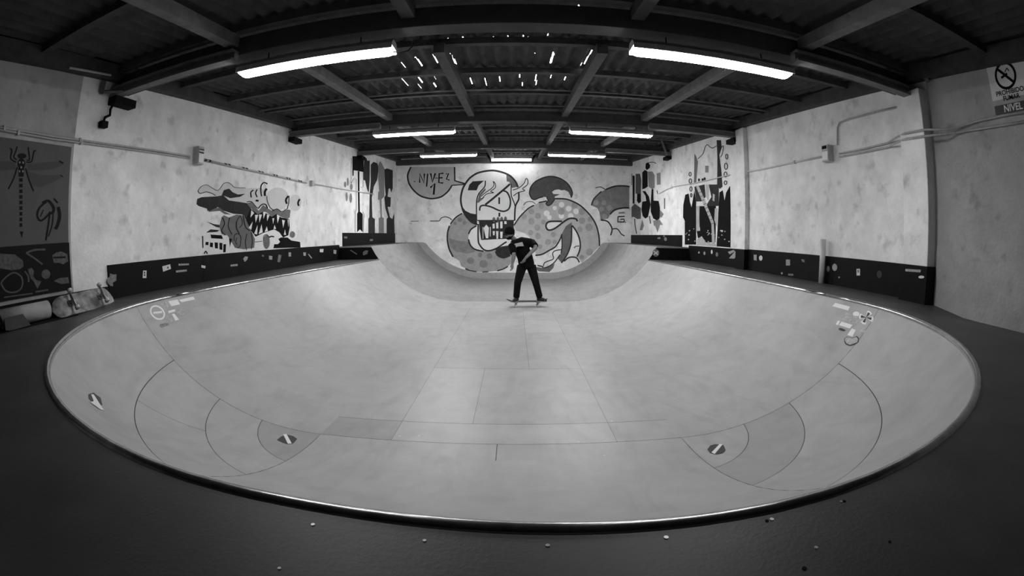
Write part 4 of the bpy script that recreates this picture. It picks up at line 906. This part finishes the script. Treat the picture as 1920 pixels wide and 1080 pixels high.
# ================================================================== THINGS ON THE DECK
def remesh(o, vox, it=3):
    m = o.modifiers.new('merge', 'REMESH'); m.mode = 'VOXEL'; m.voxel_size = vox; m.use_smooth_shade = True
    s = o.modifiers.new('soften', 'SMOOTH'); s.factor = .5; s.iterations = it; return o
def skateboard(name, L, Wd, label, art):
    e = tag(empty(name), label, 'skateboard'); n, w = 40, 8; V = []
    def hgt(x):
        t = abs(x)-(L/2-.15); return .095+(.0 if t < 0 else .3*t*t/.15+.12*t*min(1, t/.06))
    for side_ in (0, 1):
        for i in range(n+1):
            x = -L/2+L*i/n; t = max(0, (abs(x)-(L/2-Wd/2))/(Wd/2)); hw = Wd/2*sqrt(max(0, 1-t*t)) if t > 0 else Wd/2; hw = max(hw, .004)
            for j in range(w+1):
                y = -hw+2*hw*j/w; V.append((x, y, hgt(x)+.012*(y/(Wd/2))**2+side_*.011))
    k = (n+1)*(w+1); idx = lambda s_, i, j: s_*k+i*(w+1)+j
    Fb = [(idx(0, i, j), idx(0, i, j+1), idx(0, i+1, j+1), idx(0, i+1, j)) for i in range(n) for j in range(w)]
    Fs = []
    for i in range(n):
        for j in (0, w): Fs.append((idx(0, i, j), idx(0, i+1, j), idx(1, i+1, j), idx(1, i, j)))
    for j in range(w):
        for i in (0, n): Fs.append((idx(0, i, j), idx(0, i, j+1), idx(1, i, j+1), idx(1, i, j)))
    mk('deck', V, Fb+Fs, art, e, False)
    mk('grip_tape', [(x, y, z+.0008) for x, y, z in V], [(idx(1, i, j), idx(1, i+1, j), idx(1, i+1, j+1), idx(1, i, j+1)) for i in range(n) for j in range(w)], 'grip', e, True)
    for sx in (-1, 1):
        x = sx*(L/2-.205); tr = MB()
        tr.box(x-.04, x+.04, -.028, .028, .08, .096); tr.tube([(x, 0, .084), (x-sx*.012, 0, .045)], [.03, .014], 10)
        tr.tube([(x, -.075, .04), (x, 0, .046), (x, .075, .04)], [.011, .017, .011], 10); tr.tube([(x, -.108, .0275), (x, .108, .0275)], .005, 8)
        tr.tube([(x, -.07, .035), (x, .07, .035)], .010, 8)
        t = tr.build('truck', 'truck', e, True)
        for sy in (-1, 1):
            wh = MB(); wh.tube([(x, sy*.078, .0275), (x, sy*.083, .0275), (x, sy*.103, .0275), (x, sy*.108, .0275)], [.022, .0275, .0275, .022], 18); wh.build('wheel', 'wheel', t, True)
    return e
# leaning skateboard by the left wall
sb = skateboard('leaning_skateboard', .80, .215, 'worn skateboard lying on its edge against left wall, wheels out', 'board_art')
A, B = onx(96, 573, -4.0), onx(206, 547, -4.0)
ax = (Vector((0, B.y-A.y, (B.z-A.z)))).normalized(); ax = Vector((0, 1, .02)).normalized()
up = Vector((-.62, 0, .78)); nz = Vector((-.78, 0, -.62))      # up the board's width; grip side faces the wall
ly = nz.cross(ax).normalized(); nz = ax.cross(ly).normalized()
mid = (A+B)/2
sb.matrix_world = Matrix(((ax.x, ly.x, nz.x, -3.845), (ax.y, ly.y, nz.y, mid.y), (ax.z, ly.z, nz.z, .125), (0, 0, 0, 1)))
# ledge under the posters
tag(box('trim_1', XL, XL+.04, .3, 2.56, .135, .16, 'wood'), 'pale wooden ledge under the black poster', kind='structure')
tag(box('trim_2', XL, XL+.03, .3, 3.16, -.08, .135, 'poster_d'), 'black board below the pale ledge', kind='structure')
# rolled mat
rm = tag(empty('rolled_mat', (-4.02, 2, -.05)), 'rolled pale foam mat lying by left wall beside the skateboard', 'mat')
V = []; n = 40; Rm = .085; rc = Vector((-4.03, 0, .035))
for y in (1.70, 2.26):
    for i in range(n+1):
        a_ = -1.9+4*pi*i/n*1.05; r = Rm*(1-.45*i/n); V.append((rc.x+r*cos(-a_), y+(0.02*sin(a_) if y < 2 else 0), rc.z+r*sin(-a_)))
o = mk('roll', V, [(i, i+1, n+2+i, n+1+i) for i in range(n)], 'mat_roll', rm, True)
sd = o.modifiers.new('thick', 'SOLIDIFY'); sd.thickness = .007
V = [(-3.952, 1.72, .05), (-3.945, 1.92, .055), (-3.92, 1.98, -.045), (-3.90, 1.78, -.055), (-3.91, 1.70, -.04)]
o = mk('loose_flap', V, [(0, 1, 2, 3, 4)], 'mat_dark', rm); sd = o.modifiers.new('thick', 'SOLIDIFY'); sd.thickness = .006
gs = tag(mk('ground_sheet', [(-4.12, 1.2, -.068), (-3.80, 1.2, -.062), (-3.83, 2.5, -.046), (-4.12, 2.5, -.05), (-4.12, 1.2, -.058), (-3.80, 1.2, -.052), (-3.83, 2.5, -.036), (-4.12, 2.5, -.04)], [(3, 2, 1, 0), (4, 5, 6, 7), (0, 1, 5, 4), (1, 2, 6, 5), (2, 3, 7, 6), (3, 0, 4, 7)], 'dk'), 'flat black sheet under the rolled mat by left wall', 'mat')
# white pipe standing by the right wall
b = onz(1540, 529, -.004); tp = onx(1548, 448, b.x); b.x = XR-.075; b.y = onx(1540, 527, b.x).y; tp = onx(1548, 448, b.x); pp = tag(empty('plastic_pipe', tuple(b)), 'white plastic pipe standing upright against the black skirting on the right', 'pipe')
mb = MB(); n = 20; h = tp.z; V = []
for r, z in ((.041, 0), (.041, h), (.036, h), (.036, 0)): V += [(b.x+r*cos(2*pi*i/n), b.y+r*sin(2*pi*i/n), z-.004) for i in range(n)]
mk('tube', V, [(k*n+i, k*n+(i+1) % n, ((k+1) % 4)*n+(i+1) % n, ((k+1) % 4)*n+i) for k in range(4) for i in range(n)], 'pvc', pp, True)

# ================================================================== SKATER
YS = onz(987, 575, ZF).y
def S(px, py, dy=0.0): p = ony(px, py, YS); return Vector((p.x, YS+dy, p.z))
bd = skateboard('skateboard', .88, .21, 'skateboard under the feet of the skater', 'maple')
c = S(988, 575); bd.location = (c.x, YS, ZF); bd.rotation_euler = (0, 0, radians(4))
gz = ZF+.108
sk = tag(empty('person', (c.x, YS, ZF)), 'skater in black cap, dark T-shirt and jeans bending over a skateboard', 'person')
head = S(955.5, 437, -.10); neck = S(966, 451, -.02); chest = S(977, 465, .02); belly = S(984, 481, .05); pelv = S(987, 495, .06)
shR, shL = S(960, 459, -.10), S(997, 455, .06); elR, wrR = S(964, 477, -.26), S(961, 492, -.30); elL, wrL = S(1004.5, 463.5, -.16), S(985, 482, -.33)
hpR, hpL = S(979, 499, .04), S(996, 499, .08); knR, knL = S(970.5, 530, -.08), S(1005, 531, .0); anR, anL = S(968, 559, .02), S(1012.5, 559, .05)
body = MB()
body.ball(head, (.086, .10, .12), 16, 12).ball(head+Vector((-.035, -.04, -.055)), (.055, .06, .06), 12, 8)
fd = Vector((-.62, -.66, -.42)).normalized()                      # the way the face looks
body.ball(head+fd*.098+Vector((0, 0, -.008)), (.018, .018, .022), 8, 6)   # nose
sdv = fd.cross(Vector((0, 0, 1))).normalized(); fup = sdv.cross(fd).normalized()
for s_ in (-1, 1): body.ball(head+sdv*s_*.08+fup*(-.01), (.018, .02, .03), 8, 6)  # ears
body.tube([head+Vector((.02, .02, -.06)), neck], [.052, .06], 12)
body.tube([neck, chest, belly, pelv], [.075, .13, .125, .13], 14); body.tube([shR, (shR+shL)/2+Vector((0, .02, .03)), shL], [.062, .09, .062], 12)
for sh, el, wr in ((shR, elR, wrR), (shL, elL, wrL)):
    body.tube([sh, sh.lerp(el, .5), el], [.055, .048, .041], 12); body.tube([el, el.lerp(wr, .3), wr], [.041, .043, .028], 12)
def hand(wr, dr, side_, curl):
    dr = dr.normalized(); sv = side_.normalized(); nv = dr.cross(sv).normalized()
    palm = wr+dr*.05
    for k in range(5): body.tube([wr+sv*(k-2)*.008, wr+dr*.095+sv*(k-2)*.019], [.018, .014], 8)
    for k, ln in enumerate((.07, .082, .076, .058)):
        b0 = wr+dr*.092+sv*(k-1.5)*.0225; b1 = b0+(dr+nv*curl*.5).normalized()*ln*.45; b2 = b1+(dr*.6+nv*curl).normalized()*ln*.55
        body.tube([b0, b1, b2], [.0105, .0095, .0075], 8)
    t0 = wr+dr*.03+sv*-.035; t1 = t0+(dr*.7-sv).normalized()*.035; body.tube([t0, t1, t1+(dr-sv*.2).normalized()*.035], [.014, .0115, .009], 8)
hand(wrR, Vector((-.06, -.1, -1)), Vector((.5, -.85, 0)), .6); hand(wrL, Vector((-.55, -.25, -.8)), Vector((-.3, -.9, .35)), .7)
for hp, kn, an in ((hpR, knR, anR), (hpL, knL, anL)):
    body.tube([pelv.lerp(hp, .6), hp.lerp(kn, .3), kn], [.09, .078, .054], 12); body.tube([kn, kn.lerp(an, .35), an], [.054, .052, .036], 12)
bo = remesh(body.build('body', 'skin', sk), .009, 3)
shirt = MB(); shirt.tube([neck+Vector((.015, .02, -.02)), chest, belly, pelv+Vector((0, 0, .01)), pelv+Vector((.002, 0, -.07))], [.085, .165, .163, .168, .172], 18)
shirt.tube([shR, (shR+shL)/2+Vector((0, .02, .02)), shL], [.085, .125, .088], 14)
shirt.tube([shR, shR.lerp(elR, .45), shR.lerp(elR, .85)], [.085, .078, .073], 12); shirt.tube([shL, shL.lerp(elL, .45), shL.lerp(elL, .8)], [.088, .08, .075], 12)
ts = remesh(shirt.build('t_shirt', 'shirt', sk), .013, 3)
# print across the chest
pts2 = [(958.5, 459.5), (966, 456.5), (979, 453.5), (982, 461), (972, 461.5), (962, 465.5)]
V = [S(x, y, -.168-.012*sin((x-958)/24*pi)) for x, y in pts2]
mk('shirt_print', V, [tuple(range(6))], 'st_m', ts)
pants = MB(); pants.tube([pelv+Vector((0, 0, .03)), (hpR+hpL)/2+Vector((0, 0, -.03))], [.155, .15], 14)
for hp, kn, an in ((hpR, knR, anR), (hpL, knL, anL)):
    pants.tube([hp, hp.lerp(kn, .4), kn, kn.lerp(an, .4), kn.lerp(an, .95)], [.108, .096, .076, .072, .068], 14)
remesh(pants.build('jeans', 'jean', sk), .012, 3)
for an, d in ((anR, Vector((-.35, -.9, 0))), (anL, Vector((.75, -.62, 0)))):
    d = d.normalized(); base = Vector((an.x, an.y, gz+.03)); s_ = MB()
    s_.tube([base-d*.06+Vector((0, 0, .012)), base+d*.02+Vector((0, 0, .018)), base+d*.11+Vector((0, 0, .002)), base+d*.17+Vector((0, 0, -.004))], [.042, .05, .043, .026], 12); s_.tube([base, Vector((an.x, an.y, an.z+.02))], [.045, .045], 12)
    sh_ = remesh(s_.build('shoe', 'shoe', sk), .009, 2)
    so2 = MB()
    perp = Vector((-d.y, d.x, 0))
    for zz in (gz+.001, gz+.014):
        for k in range(20):
            t = 2*pi*k/20; u_, v_ = cos(t)*.14, sin(t)*.045; p = base+d*(.045+u_)+perp*v_; so2.V.append((p.x, p.y, zz))
    so2.F = [(k, (k+1) % 20, 20+(k+1) % 20, 20+k) for k in range(20)]+[tuple(range(19, -1, -1)), tuple(range(20, 40))]
    so2.build('sole', 'sole', sh_)
# beard and hair, cap with brim, eyes
hb = MB(); hb.ball(head+fd*.056+fup*(-.062), (.07, .074, .062), 12, 8); hb.ball(head-fd*.045-fup*.02, (.075, .082, .085), 12, 8)
for s_ in (-1, 1): hb.ball(head+sdv*s_*.058+fd*.02-fup*.05, (.028, .03, .045), 8, 6)
remesh(hb.build('hair_and_beard', 'cap', sk), .010, 2)
cp = MB(); cp.ball(head+fup*.035-fd*.012, (.112, .122, .112), 16, 10)
o = remesh(cp.build('cap', 'cap', sk), .010, 2)
V = []
for k in range(13):
    a_ = -1.15+2.3*k/12
    for rr in (.085, .165 if abs(a_) < .8 else .13):
        p = head+fup*.038+(fd*cos(a_)+sdv*sin(a_)*.85)*rr*(1-.12*abs(a_)); V.append(p-fup*(.0 if rr < .1 else .012))
bm_ = mk('cap_brim', V, [(2*k, 2*k+1, 2*k+3, 2*k+2) for k in range(12)], 'cap', o, True); sd = bm_.modifiers.new('thick', 'SOLIDIFY'); sd.thickness = .006
for s_ in (-1, 1): MB().ball(head+fd*.083+sdv*s_*.03+fup*.008, .011, 10, 6).build('eye', 'st_w', bo, True)
MB().tube([head+fd*.096+fup*-.045-sdv*.022, head+fd*.103+fup*-.046, head+fd*.096+fup*-.045+sdv*.022], .005, 6).build('mouth', 'ink2', bo)
